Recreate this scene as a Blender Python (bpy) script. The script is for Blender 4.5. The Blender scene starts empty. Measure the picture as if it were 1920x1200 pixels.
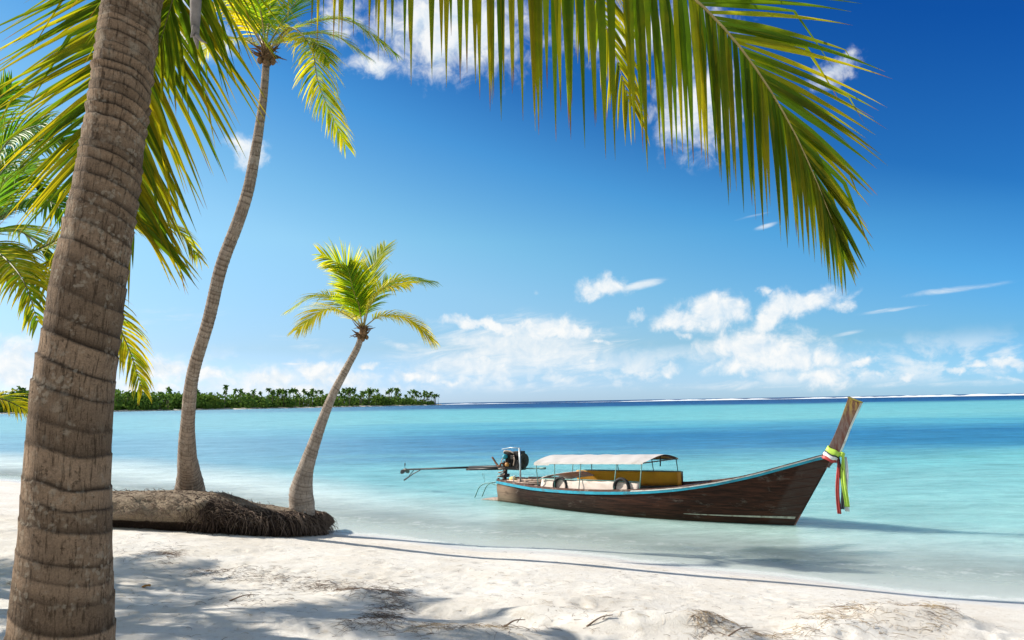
import bpy, math, random
import numpy as np
from mathutils import Vector, Matrix

rng = random.Random(11)
NR = np.random.RandomState(5)
scene = bpy.context.scene
COL = scene.collection

# ------------------------------------------------------------------ camera
FPX = 28 / 36 * 1920
PITCH = math.atan(153.3 / FPX)
ROLL = math.radians(0.945)
CAM = Vector((0, 0, 3.0))
_F = Vector((0, math.cos(PITCH), math.sin(PITCH)))
_R0 = Vector((1, 0, 0))
_U0 = Vector((0, -math.sin(PITCH), math.cos(PITCH)))
_R = _R0 * math.cos(ROLL) - _U0 * math.sin(ROLL)
_U = _U0 * math.cos(ROLL) + _R0 * math.sin(ROLL)


def ray(px, py):
    return _F + _R * ((px - 960) / FPX) + _U * ((600 - py) / FPX)


def P(px, py, Y):
    d = ray(px, py)
    return CAM + d * (Y / d.y)


def AZEL(px, py):
    d = ray(px, py)
    return math.atan2(d.x, d.y), math.atan2(d.z, math.hypot(d.x, d.y))


cd = bpy.data.cameras.new("camera")
cam = bpy.data.objects.new("camera", cd)
COL.objects.link(cam)
cd.lens = 28
cd.sensor_width = 36
cd.clip_start = 0.05
cd.clip_end = 60000
M4 = Matrix((( _R.x, _U.x, -_F.x, CAM.x), (_R.y, _U.y, -_F.y, CAM.y), (_R.z, _U.z, -_F.z, CAM.z), (0, 0, 0, 1)))
cam.matrix_world = M4
scene.camera = cam


# ------------------------------------------------------------------ object helpers
def tag(o, label=None, cat=None, group=None, kind=None):
    if label: o['label'] = label
    if cat: o['category'] = cat
    if group: o['group'] = group
    if kind: o['kind'] = kind
    return o


def empty(name, loc, rotz=0.0):
    o = bpy.data.objects.new(name, None)
    COL.objects.link(o)
    o.empty_display_size = 0.2
    o.location = loc
    o.rotation_euler = (0, 0, rotz)
    return o


def mesh(name, verts, faces, mat, parent=None, attrs=None, smooth=True, local=False, origin=None):
    """one mesh object; world-space verts unless local, re-based on the parent's (or own) origin"""
    v = np.asarray(verts, dtype=np.float64).reshape(-1, 3)
    if not local:
        root = parent
        while root is not None and root.parent is not None:
            root = root.parent
        org = root.location if root is not None else (origin if origin is not None else Vector((0, 0, 0)))
        v = v - np.array(org)
    me = bpy.data.meshes.new(name)
    if isinstance(faces, np.ndarray):
        nf, k = faces.shape
        me.vertices.add(len(v)); me.vertices.foreach_set('co', v.ravel())
        me.loops.add(nf * k); me.loops.foreach_set('vertex_index', faces.astype(np.int32).ravel())
        me.polygons.add(nf)
        me.polygons.foreach_set('loop_start', np.arange(0, nf * k, k, dtype=np.int32))
        me.polygons.foreach_set('loop_total', np.full(nf, k, dtype=np.int32))
        me.update(calc_edges=True)
    else:
        me.from_pydata([tuple(p) for p in v], [], faces)
    if attrs:
        for an, arr in attrs.items():
            arr = np.asarray(arr, dtype=np.float32)
            if arr.ndim == 1:
                a = me.attributes.new(an, 'FLOAT', 'POINT'); a.data.foreach_set('value', arr)
            else:
                a = me.attributes.new(an, 'FLOAT_VECTOR', 'POINT'); a.data.foreach_set('vector', arr.ravel())
    me.validate()
    me.polygons.foreach_set('use_smooth', [smooth] * len(me.polygons))
    me.materials.append(mat)
    o = bpy.data.objects.new(name, me)
    COL.objects.link(o)
    if parent is not None:
        o.parent = parent
    elif origin is not None:
        o.location = origin
    return o


class MB:
    def __init__(self): self.v = []; self.f = []

    def add(self, vs, fs):
        b = len(self.v)
        self.v += [tuple(p) for p in vs]
        self.f += [tuple(i + b for i in f) for f in fs]

    def box(self, c, s, rot=None, taper=1.0):
        vs = []
        for z in (-1, 1):
            k = taper if z > 0 else 1
            for x, y in ((-1, -1), (1, -1), (1, 1), (-1, 1)):
                p = Vector((x * s[0] / 2 * k, y * s[1] / 2 * k, z * s[2] / 2))
                if rot is not None: p = rot @ p
                vs.append(Vector(c) + p)
        self.add(vs, [(3, 2, 1, 0), (4, 5, 6, 7), (0, 1, 5, 4), (1, 2, 6, 5), (2, 3, 7, 6), (3, 0, 4, 7)])

    def tube(self, pts, r, n=8, cap=True):
        pts = [Vector(p) for p in pts]
        m = len(pts)
        rs = r if isinstance(r, (list, tuple)) else [r] * m
        vs = []; ref = None
        for i in range(m):
            t = (pts[min(i + 1, m - 1)] - pts[max(i - 1, 0)])
            t = t.normalized() if t.length > 1e-9 else Vector((0, 0, 1))
            if ref is None:
                ref = Vector((0, 0, 1)) if abs(t.z) < .9 else Vector((1, 0, 0))
            a = t.cross(ref).normalized(); b = a.cross(t).normalized(); ref = b
            for k in range(n):
                th = 2 * math.pi * k / n
                vs.append(pts[i] + (a * math.cos(th) + b * math.sin(th)) * rs[i])
        fs = [(i * n + k, i * n + (k + 1) % n, (i + 1) * n + (k + 1) % n, (i + 1) * n + k) for i in range(m - 1) for k in range(n)]
        if cap:
            fs.append(tuple(reversed(range(n)))); fs.append(tuple((m - 1) * n + k for k in range(n)))
        self.add(vs, fs)

    def lathe(self, c, axis, prof, n=20):
        """profile of (distance along axis, radius)"""
        ax = Vector(axis).normalized()
        ref = Vector((0, 0, 1)) if abs(ax.z) < .9 else Vector((1, 0, 0))
        a = ax.cross(ref).normalized(); b = ax.cross(a)
        vs = []
        for (h, r) in prof:
            for k in range(n):
                th = 2 * math.pi * k / n
                vs.append(Vector(c) + ax * h + (a * math.cos(th) + b * math.sin(th)) * max(r, 1e-4))
        m = len(prof)
        fs = [(i * n + k, i * n + (k + 1) % n, (i + 1) * n + (k + 1) % n, (i + 1) * n + k) for i in range(m - 1) for k in range(n)]
        fs.append(tuple(reversed(range(n)))); fs.append(tuple((m - 1) * n + k for k in range(n)))
        self.add(vs, fs)

    def grid(self, rows, closed=False):
        """rows: list of equal-length point lists"""
        n = len(rows[0]); vs = [p for r in rows for p in r]; fs = []
        for i in range(len(rows) - 1):
            for k in range(n if closed else n - 1):
                fs.append((i * n + k, i * n + (k + 1) % n, (i + 1) * n + (k + 1) % n, (i + 1) * n + k))
        self.add(vs, fs)

    def build(self, name, mat, parent=None, smooth=False, local=False, origin=None, bevel=0, solid=0):
        o = mesh(name, self.v, self.f, mat, parent, None, smooth, local, origin)
        if solid:
            m = o.modifiers.new('solid', 'SOLIDIFY'); m.thickness = solid; m.offset = 0
        if bevel:
            m = o.modifiers.new('bevel', 'BEVEL'); m.width = bevel; m.segments = 2; m.limit_method = 'ANGLE'
        return o


def crom(pts, n):
    """Catmull-Rom through pts, n samples evenly spaced by arc length"""
    pts = [Vector(p) for p in pts]
    if len(pts) == 2:
        return [pts[0].lerp(pts[1], i / (n - 1)) for i in range(n)]
    ext = [pts[0] * 2 - pts[1]] + pts + [pts[-1] * 2 - pts[-2]]
    dense = []
    for i in range(len(pts) - 1):
        a, b, c, d = ext[i:i + 4]
        for k in range(24):
            t = k / 24
            dense.append(0.5 * ((2 * b) + (c - a) * t + (2 * a - 5 * b + 4 * c - d) * t * t + (3 * b - a - 3 * c + d) * t ** 3))
    dense.append(pts[-1])
    acc = [0]
    for i in range(1, len(dense)): acc.append(acc[-1] + (dense[i] - dense[i - 1]).length)
    out = []; j = 0
    for i in range(n):
        s = acc[-1] * i / (n - 1)
        while j < len(acc) - 2 and acc[j + 1] < s: j += 1
        u = (s - acc[j]) / max(1e-9, acc[j + 1] - acc[j])
        out.append(dense[j].lerp(dense[j + 1], min(1, u)))
    return out


# ------------------------------------------------------------------ node helpers
def nd(nt, typ, ins=None, **props):
    n = nt.nodes.new(typ)
    for k, v in props.items(): setattr(n, k, v)
    for k, v in (ins or {}).items():
        s = n.inputs[k]
        if isinstance(v, bpy.types.NodeSocket): nt.links.new(v, s)
        else: s.default_value = v
    return n


def ma(nt, op, a, b=None, c=None, clamp=False):
    ins = {0: a}
    if b is not None: ins[1] = b
    if c is not None: ins[2] = c
    return nd(nt, 'ShaderNodeMath', ins, operation=op, use_clamp=clamp).outputs[0]


def vm(nt, op, a, b=None):
    ins = {0: a}
    if b is not None: ins[1] = b
    n = nd(nt, 'ShaderNodeVectorMath', ins, operation=op)
    return n.outputs['Value'] if op in ('DOT_PRODUCT', 'LENGTH') else n.outputs[0]


def mixc(nt, f, a, b, mode='MIX'):
    n = nt.nodes.new('ShaderNodeMix'); n.data_type = 'RGBA'; n.blend_type = mode
    for idx, v in ((0, f), (6, a), (7, b)):
        s = n.inputs[idx]
        if isinstance(v, bpy.types.NodeSocket): nt.links.new(v, s)
        else: s.default_value = v if idx == 0 else ((*v, 1) if len(v) == 3 else v)
    return n.outputs[2]


def smooth(nt, x, lo, hi, a=0.0, b=1.0):
    n = nd(nt, 'ShaderNodeMapRange', {0: x, 1: lo, 2: hi, 3: a, 4: b}, interpolation_type='SMOOTHSTEP')
    return n.outputs[0]


def lin(nt, x, lo, hi, a=0.0, b=1.0):
    return nd(nt, 'ShaderNodeMapRange', {0: x, 1: lo, 2: hi, 3: a, 4: b}).outputs[0]


def noise(nt, vec, scale, detail=4, rough=.55, dist=0.0, dims='3D'):
    return nd(nt, 'ShaderNodeTexNoise', {'Vector': vec, 'Scale': scale, 'Detail': detail, 'Roughness': rough, 'Distortion': dist}, noise_dimensions=dims).outputs[0]


def ramp(nt, x, stops):
    n = nd(nt, 'ShaderNodeValToRGB', {0: x})
    e = n.color_ramp.elements
    while len(e) < len(stops): e.new(0.5)
    for i, (p, c) in enumerate(stops):
        e[i].position = p; e[i].color = (*c, 1)
    return n.outputs[0]


def new_mat(name):
    m = bpy.data.materials.new(name); m.use_nodes = True
    nt = m.node_tree; nt.nodes.clear()
    out = nt.nodes.new('ShaderNodeOutputMaterial')
    return m, nt, out


def srgb(r, g, b):
    f = lambda c: (c / 255 / 12.92) if c / 255 <= .04045 else ((c / 255 + .055) / 1.055) ** 2.4
    return (f(r), f(g), f(b))


def principled(nt, out, col, rough=.6, spec=.3, bump=None, bstr=.3, bdist=.02, metal=0.0):
    p = nd(nt, 'ShaderNodeBsdfPrincipled', {'Base Color': col if isinstance(col, bpy.types.NodeSocket) else (*col, 1), 'Roughness': rough, 'Specular IOR Level': spec, 'Metallic': metal})
    if bump is not None:
        b = nd(nt, 'ShaderNodeBump', {'Height': bump, 'Strength': bstr, 'Distance': bdist})
        nt.links.new(b.outputs[0], p.inputs['Normal'])
    nt.links.new(p.outputs[0], out.inputs[0])
    return p


def m_simple(name, col, rough=.6, spec=.3, var=.25, scale=8, metal=0.0, dirt=None, bstr=.15):
    """painted / woven / metal surface with noise variation and worn patches"""
    m, nt, out = new_mat(name)
    tc = nd(nt, 'ShaderNodeTexCoord').outputs['Object']
    n1 = noise(nt, tc, scale, 6, .6)
    k = lin(nt, n1, .3, .7, 1 - var, 1 + var)
    c = mixc(nt, 1.0, col, nd(nt, 'ShaderNodeCombineColor', {0: k, 1: k, 2: k}).outputs[0], 'MULTIPLY')
    if dirt is not None:
        n2 = noise(nt, tc, scale * .6, 8, .7)
        c = mixc(nt, smooth(nt, n2, .52, .66), c, dirt)
    principled(nt, out, c, rough, spec, noise(nt, tc, scale * 6, 4), bstr, .01, metal)
    return m


# ------------------------------------------------------------------ light and sky
SUN_EL = math.radians(33)
SUN_AZ = math.atan2(-7.5, 2.05)          # from +Y, clockwise positive towards +X
sun_dir = Vector((math.sin(SUN_AZ) * math.cos(SUN_EL), math.cos(SUN_AZ) * math.cos(SUN_EL), math.sin(SUN_EL)))
sl = bpy.data.lights.new("sun", 'SUN')
sl.energy = 4.3; sl.angle = math.radians(.5); sl.color = (1, .95, .86)
so = bpy.data.objects.new("sun", sl); COL.objects.link(so)
so.rotation_euler = (-sun_dir).to_track_quat('-Z', 'Y').to_euler()
so.location = sun_dir * 60

w = bpy.data.worlds.new("World"); scene.world = w; w.use_nodes = True
nt = w.node_tree; nt.nodes.clear()
wout = nt.nodes.new('ShaderNodeOutputWorld')
bg = nd(nt, 'ShaderNodeBackground', {'Strength': 0.12})
nt.links.new(bg.outputs[0], wout.inputs[0])
sky = nd(nt, 'ShaderNodeTexSky', sky_type='NISHITA', sun_disc=False, sun_elevation=SUN_EL, sun_rotation=SUN_AZ, air_density=1.0, dust_density=0.3, ozone_density=2.5, altitude=0)
dirv = nd(nt, 'ShaderNodeTexCoord').outputs['Generated']
sx = nd(nt, 'ShaderNodeSeparateXYZ', {0: dirv})
az = ma(nt, 'ARCTAN2', sx.outputs[0], sx.outputs[1])
hyp = ma(nt, 'SQRT', ma(nt, 'ADD', ma(nt, 'MULTIPLY', sx.outputs[0], sx.outputs[0]), ma(nt, 'MULTIPLY', sx.outputs[1], sx.outputs[1])))
el = ma(nt, 'ARCTAN2', sx.outputs[2], hyp)
# a polarising-filter sky: deepest blue up and to the right, away from the sun; pale low on the left
gpol = ma(nt, 'ADD', ma(nt, 'MULTIPLY', el, 1.6), ma(nt, 'MULTIPLY', az, .5))
gp = lin(nt, gpol, -.4, 1.6)
gs = lambda g: (g + .4) / 2.0
tint = ramp(nt, gp, [(gs(-.35), (.92, .98, .98)), (gs(0), (.80, .98, .98)), (gs(.19), (.74, 1.0, 1.0)), (gs(.30), (.57, .94, 1.0)), (gs(.48), (.27, .74, 1.0)), (gs(.65), (.085, .42, .80)), (gs(.92), (.032, .30, .76)), (gs(1.5), (.10, .34, .72))])
fill_sky = smooth(nt, ma(nt, 'ABSOLUTE', az), .9, 1.5)          # out-of-view sky at the sides and behind, made brighter to fill the shade
tint = mixc(nt, ma(nt, 'MAXIMUM', fill_sky, smooth(nt, el, .75, 1.1)), tint, (1.72, 1.36, 1.04))  # warm boost added there and overhead, lightens and warms the shaded sand
hor = ramp(nt, lin(nt, el, 0.0, .4), [(0.0, (.47, .56, .98)), (.05, (.47, .54, .92)), (.17, (.46, .475, .62)), (.5, (.67, .66, .65)), (1.0, (.64, .64, .64))])
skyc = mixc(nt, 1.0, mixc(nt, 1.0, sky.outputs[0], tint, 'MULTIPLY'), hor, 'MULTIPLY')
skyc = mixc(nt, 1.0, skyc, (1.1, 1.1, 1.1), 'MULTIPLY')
ae = nd(nt, 'ShaderNodeCombineXYZ', {0: az, 1: el, 2: 0.0}).outputs[0]


def cloud_sum(lst, base):
    tot = None
    for (px, py, wpx, hpx, amp, tilt) in lst:
        a, e = AZEL(px, py)
        wv, hv = wpx / 1600, hpx / 1600
        v = vm(nt, 'SUBTRACT', base, (a, e, 0))
        if tilt:
            v = nd(nt, 'ShaderNodeVectorRotate', {'Vector': v, 'Angle': -math.radians(tilt)}, rotation_type='Z_AXIS').outputs[0]
        v = vm(nt, 'MULTIPLY', v, (1 / wv, 1 / hv, 1))
        g = ma(nt, 'MULTIPLY', ma(nt, 'EXPONENT', ma(nt, 'MULTIPLY', vm(nt, 'DOT_PRODUCT', v, v), -1.0)), amp)
        tot = g if tot is None else ma(nt, 'MAXIMUM', tot, g)
    return tot


# domain warp so that no outline is a clean ellipse
wn = nd(nt, 'ShaderNodeTexNoise', {'Vector': ae, 'Scale': 26.0, 'Detail': 5, 'Roughness': .6}, noise_dimensions='2D')
warp = vm(nt, 'MULTIPLY', vm(nt, 'SUBTRACT', wn.outputs['Color'], (.5, .5, .5)), (.035, .028, 0))
aw = vm(nt, 'ADD', ae, warp)
CUM = [  # px, py, half width, half height, strength, tilt
    (1130, 540, 58, 25, 1.0, 4), (1340, 588, 82, 38, 1.05, 0), (1285, 598, 85, 24, .95, 0), (1196, 596, 26, 14, .75, 20), (1285, 626, 24, 12, .7, 0),
    (1500, 568, 95, 25, 1.05, 6), (1440, 590, 60, 30, .95, 40), (1575, 572, 34, 14, .7, 0), (1436, 548, 14, 14, .7, 0),
    (1415, 648, 115, 40, 1.1, 0), (1470, 674, 140, 32, 1.05, 0), (1380, 690, 80, 20, .85, 0), (1530, 672, 40, 18, .75, 0),
    (1545, 706, 64, 28, .95, 0), (1622, 680, 26, 12, .9, 0), (1640, 704, 30, 10, .7, 0), (1700, 700, 34, 10, .8, 0), (1790, 692, 26, 10, .75, 0), (1836, 688, 20, 9, .75, 0), (1895, 680, 36, 12, .85, 0), (1900, 712, 60, 8, .6, 0),
    (920, 609, 120, 14, 1.05, -4), (1010, 618, 90, 28, 1.1, 0), (1070, 622, 60, 18, 1.0, 0), (1010, 655, 110, 40, .80, 0), (950, 690, 120, 26, .75, 0), (905, 680, 20, 20, .85, 0), (1210, 700, 36, 14, .75, 0), (1255, 696, 30, 15, .75, 0), (1120, 640, 38, 8, .7, -8), (1115, 680, 30, 10, .65, 0),
    (30, 686, 66, 54, 1.1, 0), (170, 716, 90, 26, .9, 0), (95, 718, 50, 26, .9, 0), (300, 694, 75, 26, 1.0, 0), (390, 702, 70, 22, .9, 0), (500, 710, 85, 28, 1.0, 0), (600, 698, 70, 24, .95, 0), (640, 714, 85, 22, .95, 0), (560, 730, 220, 16, .9, 0), (690, 686, 20, 11, .85, 0), (780, 704, 62, 16, .9, 0), (840, 718, 46, 12, .7, 0), (250, 728, 160, 14, .8, 0),
    (465, 282, 42, 34, .95, -10), (330, 50, 60, 70, 1.0, 0), (400, 75, 50, 40, .8, 0), (850, 50, 185, 100, 1.05, 0), (700, 120, 60, 26, .8, 0), (640, 40, 60, 50, .7, 0), (1310, 200, 110, 100, .88, 30), (1200, 60, 200, 60, .8, 0), (1570, 130, 60, 24, .75, 25),
]
WISP = [
    (1205, 533, 46, 9, .9, 10), (1770, 545, 100, 7, .62, 4), (1690, 578, 80, 5, .6, 5), (1410, 405, 46, 4, .75, 8), (1436, 424, 22, 5, .75, 12), (1588, 625, 42, 5, .7, 10), (1005, 548, 8, 7, .5, -40), (1650, 560, 50, 4, .4, 0),
    (1000, 655, 190, 62, 1.15, -4), (880, 680, 160, 40, .95, -3), (1100, 690, 120, 30, .6, 0), (560, 682, 50, 4, .8, 0), (740, 645, 50, 12, .6, -20), (880, 605, 60, 5, .8, -2), (1160, 640, 60, 3, .6, 4), (560, 640, 120, 25, .35, -10), (300, 600, 160, 40, .35, 5), (1400, 720, 200, 14, .55, 0), (1750, 720, 200, 10, .5, 0), (1000, 725, 250, 16, .5, 0),
]
nz1 = noise(nt, ae, 38.0, 9, .62, .3, '2D')
# the same noise a little towards the sun: their difference is the billows' lit side
nz2 = noise(nt, vm(nt, 'ADD', ae, (-.006, .010, 0)), 38.0, 6, .62, .3, '2D')
wispn = noise(nt, vm(nt, 'MULTIPLY', nd(nt, 'ShaderNodeVectorRotate', {'Vector': ae, 'Angle': -.12}, rotation_type='Z_AXIS').outputs[0], (.28, 1.5, 1)), 42.0, 8, .65, .4, '2D')
# low broken field along the whole horizon
lown = noise(nt, vm(nt, 'MULTIPLY', ae, (1, 1.7, 1)), 16.0, 8, .6, .2, '2D')
lowm = ma(nt, 'MULTIPLY', smooth(nt, el, .008, .026), smooth(nt, el, .08, .035))
lowd = ma(nt, 'MULTIPLY', ma(nt, 'MULTIPLY', smooth(nt, lown, .44, .66), lowm), .7)
cs = cloud_sum(CUM, aw)
cden = ma(nt, 'ADD', ma(nt, 'MULTIPLY', cs, 1.0), ma(nt, 'MULTIPLY', ma(nt, 'SUBTRACT', nz1, .5), .95))
cden = ma(nt, 'MULTIPLY', smooth(nt, cden, .25, .95), smooth(nt, cs, .08, .3))
wsum = cloud_sum(WISP, ae)
wden = ma(nt, 'ADD', wsum, ma(nt, 'MULTIPLY', ma(nt, 'SUBTRACT', wispn, .5), 1.5))
wden = ma(nt, 'MULTIPLY', ma(nt, 'MULTIPLY', smooth(nt, wden, .2, 1.05), .85), smooth(nt, wsum, .1, .4))
den = ma(nt, 'MAXIMUM', ma(nt, 'MAXIMUM', cden, wden), lowd)
lit = ma(nt, 'ADD', ma(nt, 'MULTIPLY', ma(nt, 'SUBTRACT', nz1, nz2), 2.2), .62, clamp=True)
ccol = mixc(nt, lit, (3.35, 3.95, 4.45), (4.75, 4.78, 4.72))
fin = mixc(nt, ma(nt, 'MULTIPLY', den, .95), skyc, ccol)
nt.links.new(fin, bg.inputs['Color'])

scene.view_settings.view_transform = 'Standard'
scene.view_settings.look = 'None'
scene.view_settings.exposure = 0.8
scene.view_settings.gamma = 1
scene.render.engine = 'CYCLES'
scene.cycles.max_bounces = 8
scene.cycles.transparent_max_bounces = 16
scene.cycles.caustics_reflective = False
scene.cycles.caustics_refractive = False

w.cycles.sampling_method = 'MANUAL'
w.cycles.sample_map_resolution = 256

# ------------------------------------------------------------------ ground: one sheet from the dune to the seabed
SH_X = [-400, -120, -60, -22.6, -14, -9, -5, -.66, 2.8, 7.7, 14, 30, 100, 400]
SH_Y = [330, 105, 62, 35, 28, 23.5, 20.3, 16.6, 14.7, 11.9, 7.5, -8, -80, -380]


def hash2(ix, iy, seed):
    h = (ix * 374761393 + iy * 668265263 + seed * 1442695041) & 0x7fffffff
    h = ((h ^ (h >> 13)) * 1274126177) & 0x7fffffff
    return ((h ^ (h >> 16)) & 0xffff) / 65535.0


def vnoise(x, y, seed=0):
    x = np.asarray(x, float); y = np.asarray(y, float)
    ix = np.floor(x).astype(np.int64); iy = np.floor(y).astype(np.int64)
    fx = x - ix; fy = y - iy
    fx = fx * fx * (3 - 2 * fx); fy = fy * fy * (3 - 2 * fy)
    a = hash2(ix, iy, seed); b = hash2(ix + 1, iy, seed); c = hash2(ix, iy + 1, seed); d = hash2(ix + 1, iy + 1, seed)
    return (a * (1 - fx) + b * fx) * (1 - fy) + (c * (1 - fx) + d * fx) * fy - .5


def fbm(x, y, seed=0, oct=4):
    t = 0; a = 1
    for i in range(oct):
        t = t + a * vnoise(x * 2 ** i, y * 2 ** i, seed + i); a *= .5
    return t


def shore(x, y):
    ys = np.interp(x, SH_X, SH_Y)
    ys = ys + .35 * np.sin(np.asarray(x) * .55 + 1) + .12 * np.sin(np.asarray(x) * 1.7)
    return (y - ys) * .8


def h_base(x, y):
    s = shore(x, y)
    up = 1.6 * (1 - np.exp(np.minimum(s, 0) * .078))
    dn = -3.2 * (1 - np.exp(-np.maximum(s, 0) * .028))
    return np.where(s < 0, up, dn)


def on_ground(px, py, fn=None):
    fn = fn or h_base
    d = ray(px, py); t = 2.0
    for i in range(4000):
        q = CAM + d * t
        if q.z <= float(fn(q.x, q.y)): break
        t += .02
    return q


BUMPS = []                                   # x, y, rx, ry, height
for (px, py, rx, ry, hh) in ((1670, 1165, .75, .55, .16), (1560, 1185, .6, .4, .12), (1770, 1165, .35, .4, .10), (1200, 1172, .8, .4, .13), (1320, 1178, .5, .3, .12), (1000, 1150, .5, .25, .07), (900, 1190, .5, .3, .08),
                            (840, 1150, .6, .3, -.10), (960, 1170, .6, .25, -.08), (680, 1120, .45, .35, .09), (300, 1050, .6, .5, .08), (1080, 1128, .9, .2, .05), (700, 1180, .7, .3, .07), (420, 1160, .8, .4, .06), (1440, 1180, .5, .3, -.07)):
    q = on_ground(px, py); BUMPS.append((q.x, q.y, rx, ry, hh))
DENTS = []
for i in range(900):
    x = NR.uniform(-13, 10); y = NR.uniform(6, 19)
    s = float(shore(x, y))
    if s > -1.6: continue
    if NR.rand() > min(1, (-s - 1.2) / 3): continue
    DENTS.append((x, y, NR.uniform(.07, .16), NR.uniform(.06, .12), NR.uniform(.008, .026), NR.uniform(0, 3.14)))


def axis(parts):
    out = []
    for a, b, st in parts: out += list(np.arange(a, b, st))
    return np.array(out + [parts[-1][1]])


def geo(a, b, n):
    return list(np.geomspace(a, b, n))


gx = np.array(sorted(set([-v for v in geo(13.2, 30000, 34)] + list(np.arange(-13, 11, .065)) + geo(11.1, 30000, 34))))
gy = np.array(sorted(set([-30, -12, -6, -3, 0, 2, 4] + list(np.arange(5.5, 12, .055)) + list(np.arange(12, 21, .09)) + list(np.arange(21, 40, .4)) + geo(40.5, 30000, 40))))
GX, GY = np.meshgrid(gx, gy)
SS = shore(GX, GY)
HZ = h_base(GX, GY)
dry = np.clip((-SS - .9) / 2.2, 0, 1)
near = (np.abs(GX) < 30) & (GY < 45)
HZ = HZ + np.where(near, dry * (.04 * fbm(GX * .55, GY * .8, 3, 3) + .018 * fbm(GX * 2.3, GY * 3.2, 9, 4) + .012 * fbm(GX * 7, GY * 8, 21, 2)), 0)
for (bx, by, rx, ry, hh) in BUMPS:
    HZ += hh * np.exp(-((GX - bx) / rx) ** 2 - ((GY - by) / ry) ** 2)
for (bx, by, ra, rb, dp, an) in DENTS:
    i0, i1 = np.searchsorted(gx, [bx - .5, bx + .5]); j0, j1 = np.searchsorted(gy, [by - .5, by + .5])
    X = GX[j0:j1, i0:i1] - bx; Y = GY[j0:j1, i0:i1] - by
    u = (X * math.cos(an) + Y * math.sin(an)) / ra; v = (-X * math.sin(an) + Y * math.cos(an)) / rb
    r2 = u * u + v * v
    HZ[j0:j1, i0:i1] += dp * (-np.exp(-r2) * 1.2 + .75 * np.exp(-((np.sqrt(r2) - 1.5) / .45) ** 2))


def gh(x, y):
    i = int(np.clip(np.searchsorted(gx, x) - 1, 0, len(gx) - 2)); j = int(np.clip(np.searchsorted(gy, y) - 1, 0, len(gy) - 2))
    u = (x - gx[i]) / (gx[i + 1] - gx[i]); v = (y - gy[j]) / (gy[j + 1] - gy[j])
    return float((HZ[j, i] * (1 - u) + HZ[j, i + 1] * u) * (1 - v) + (HZ[j + 1, i] * (1 - u) + HZ[j + 1, i + 1] * u) * v)


def gridfaces(nx, ny):
    a = np.arange(ny - 1)[:, None] * nx + np.arange(nx - 1)[None, :]
    return np.stack([a, a + 1, a + nx + 1, a + nx], -1).reshape(-1, 4)


# sand
m, nt, out = new_mat("sand")
pos = nd(nt, 'ShaderNodeNewGeometry').outputs['Position']
sh = nd(nt, 'ShaderNodeAttribute', attribute_name='shore').outputs['Fac']
big = noise(nt, pos, .9, 5, .6)
mid = noise(nt, pos, 9, 8, .72)
fine = noise(nt, pos, 90, 3, .7)
c = mixc(nt, smooth(nt, big, .35, .65), (.71, .65, .565), (.78, .735, .665))
c = mixc(nt, ma(nt, 'MULTIPLY', smooth(nt, mid, .50, .70), .5), c, (.50, .40, .28))
c = mixc(nt, ma(nt, 'MULTIPLY', smooth(nt, fine, .62, .72), .35), c, (.42, .34, .25))
speck = noise(nt, nd(nt, 'ShaderNodeVectorMath', {0: pos, 1: (1, 1.6, 1)}, operation='MULTIPLY').outputs[0], 26, 3, .7)
specm = ma(nt, 'MULTIPLY', smooth(nt, speck, .66, .72), smooth(nt, noise(nt, pos, 1.3, 3), .45, .6))
c = mixc(nt, ma(nt, 'MULTIPLY', specm, smooth(nt, sh, -1.5, -3.5)), c, (.20, .145, .10))
wet = smooth(nt, ma(nt, 'ADD', sh, ma(nt, 'MULTIPLY', ma(nt, 'SUBTRACT', big, .5), .5)), -.75, -.25)
c = mixc(nt, ma(nt, 'MULTIPLY', wet, .8), c, mixc(nt, smooth(nt, sh, .5, 2.5), (.72, .685, .64), (.84, .83, .78)))
p = principled(nt, out, c, .9, .15, ma(nt, 'ADD', ma(nt, 'MULTIPLY', mid, .6), ma(nt, 'MULTIPLY', fine, .3)), .8, .045)
nt.links.new(lin(nt, wet, 0, 1, .92, .35), p.inputs['Roughness'])
M_SAND = m
beach = mesh("sand", np.stack([GX, GY, HZ], -1), gridfaces(len(gx), len(gy)), M_SAND, None, {'shore': SS.ravel()})
tag(beach, "white sand beach running down under the clear water", kind='structure')

# water
wx_ = np.array(sorted(set([-v for v in geo(30.3, 40000, 60)] + list(np.arange(-30, 30, .25)) + geo(30.3, 40000, 60))))
wy_ = np.array(sorted(set([-40, -20, -8, 0, 5] + list(np.arange(6, 40, .22)) + geo(40.3, 40000, 110))))
WX, WY = np.meshgrid(wx_, wy_)
m, nt, out = new_mat("lagoon_water")
pos = nd(nt, 'ShaderNodeNewGeometry').outputs['Position']
sp = nd(nt, 'ShaderNodeSeparateXYZ', {0: pos})
sh = nd(nt, 'ShaderNodeAttribute', attribute_name='shore').outputs['Fac']
# reef flats and sea-grass beds, laid out by real distance offshore
lw = nd(nt, 'ShaderNodeVectorMath', {0: pos, 1: (.018, .05, 0)}, operation='MULTIPLY').outputs[0]
bn = noise(nt, lw, 1.0, 6, .6, .6)
ly = ma(nt, 'LOGARITHM', ma(nt, 'MAXIMUM', sp.outputs[1], 4.0), 10.0)
lyn = ma(nt, 'ADD', ly, ma(nt, 'MULTIPLY', ma(nt, 'SUBTRACT', bn, .5), .34))
f = lin(nt, lyn, 1.0, 3.4)
deep = lambda y: (math.log10(y) - 1) / 2.4
body = ramp(nt, f, [(deep(14), (.27, .50, .44)), (deep(24), (.18, .42, .395)), (deep(37), (.10, .33, .345)), (deep(48), (.022, .14, .255)), (deep(66), (.014, .11, .235)), (deep(92), (.05, .23, .33)), (deep(125), (.10, .32, .355)), (deep(300), (.08, .29, .34)), (deep(430), (.004, .05, .15)), (deep(1200), (.002, .032, .105))])
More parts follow.
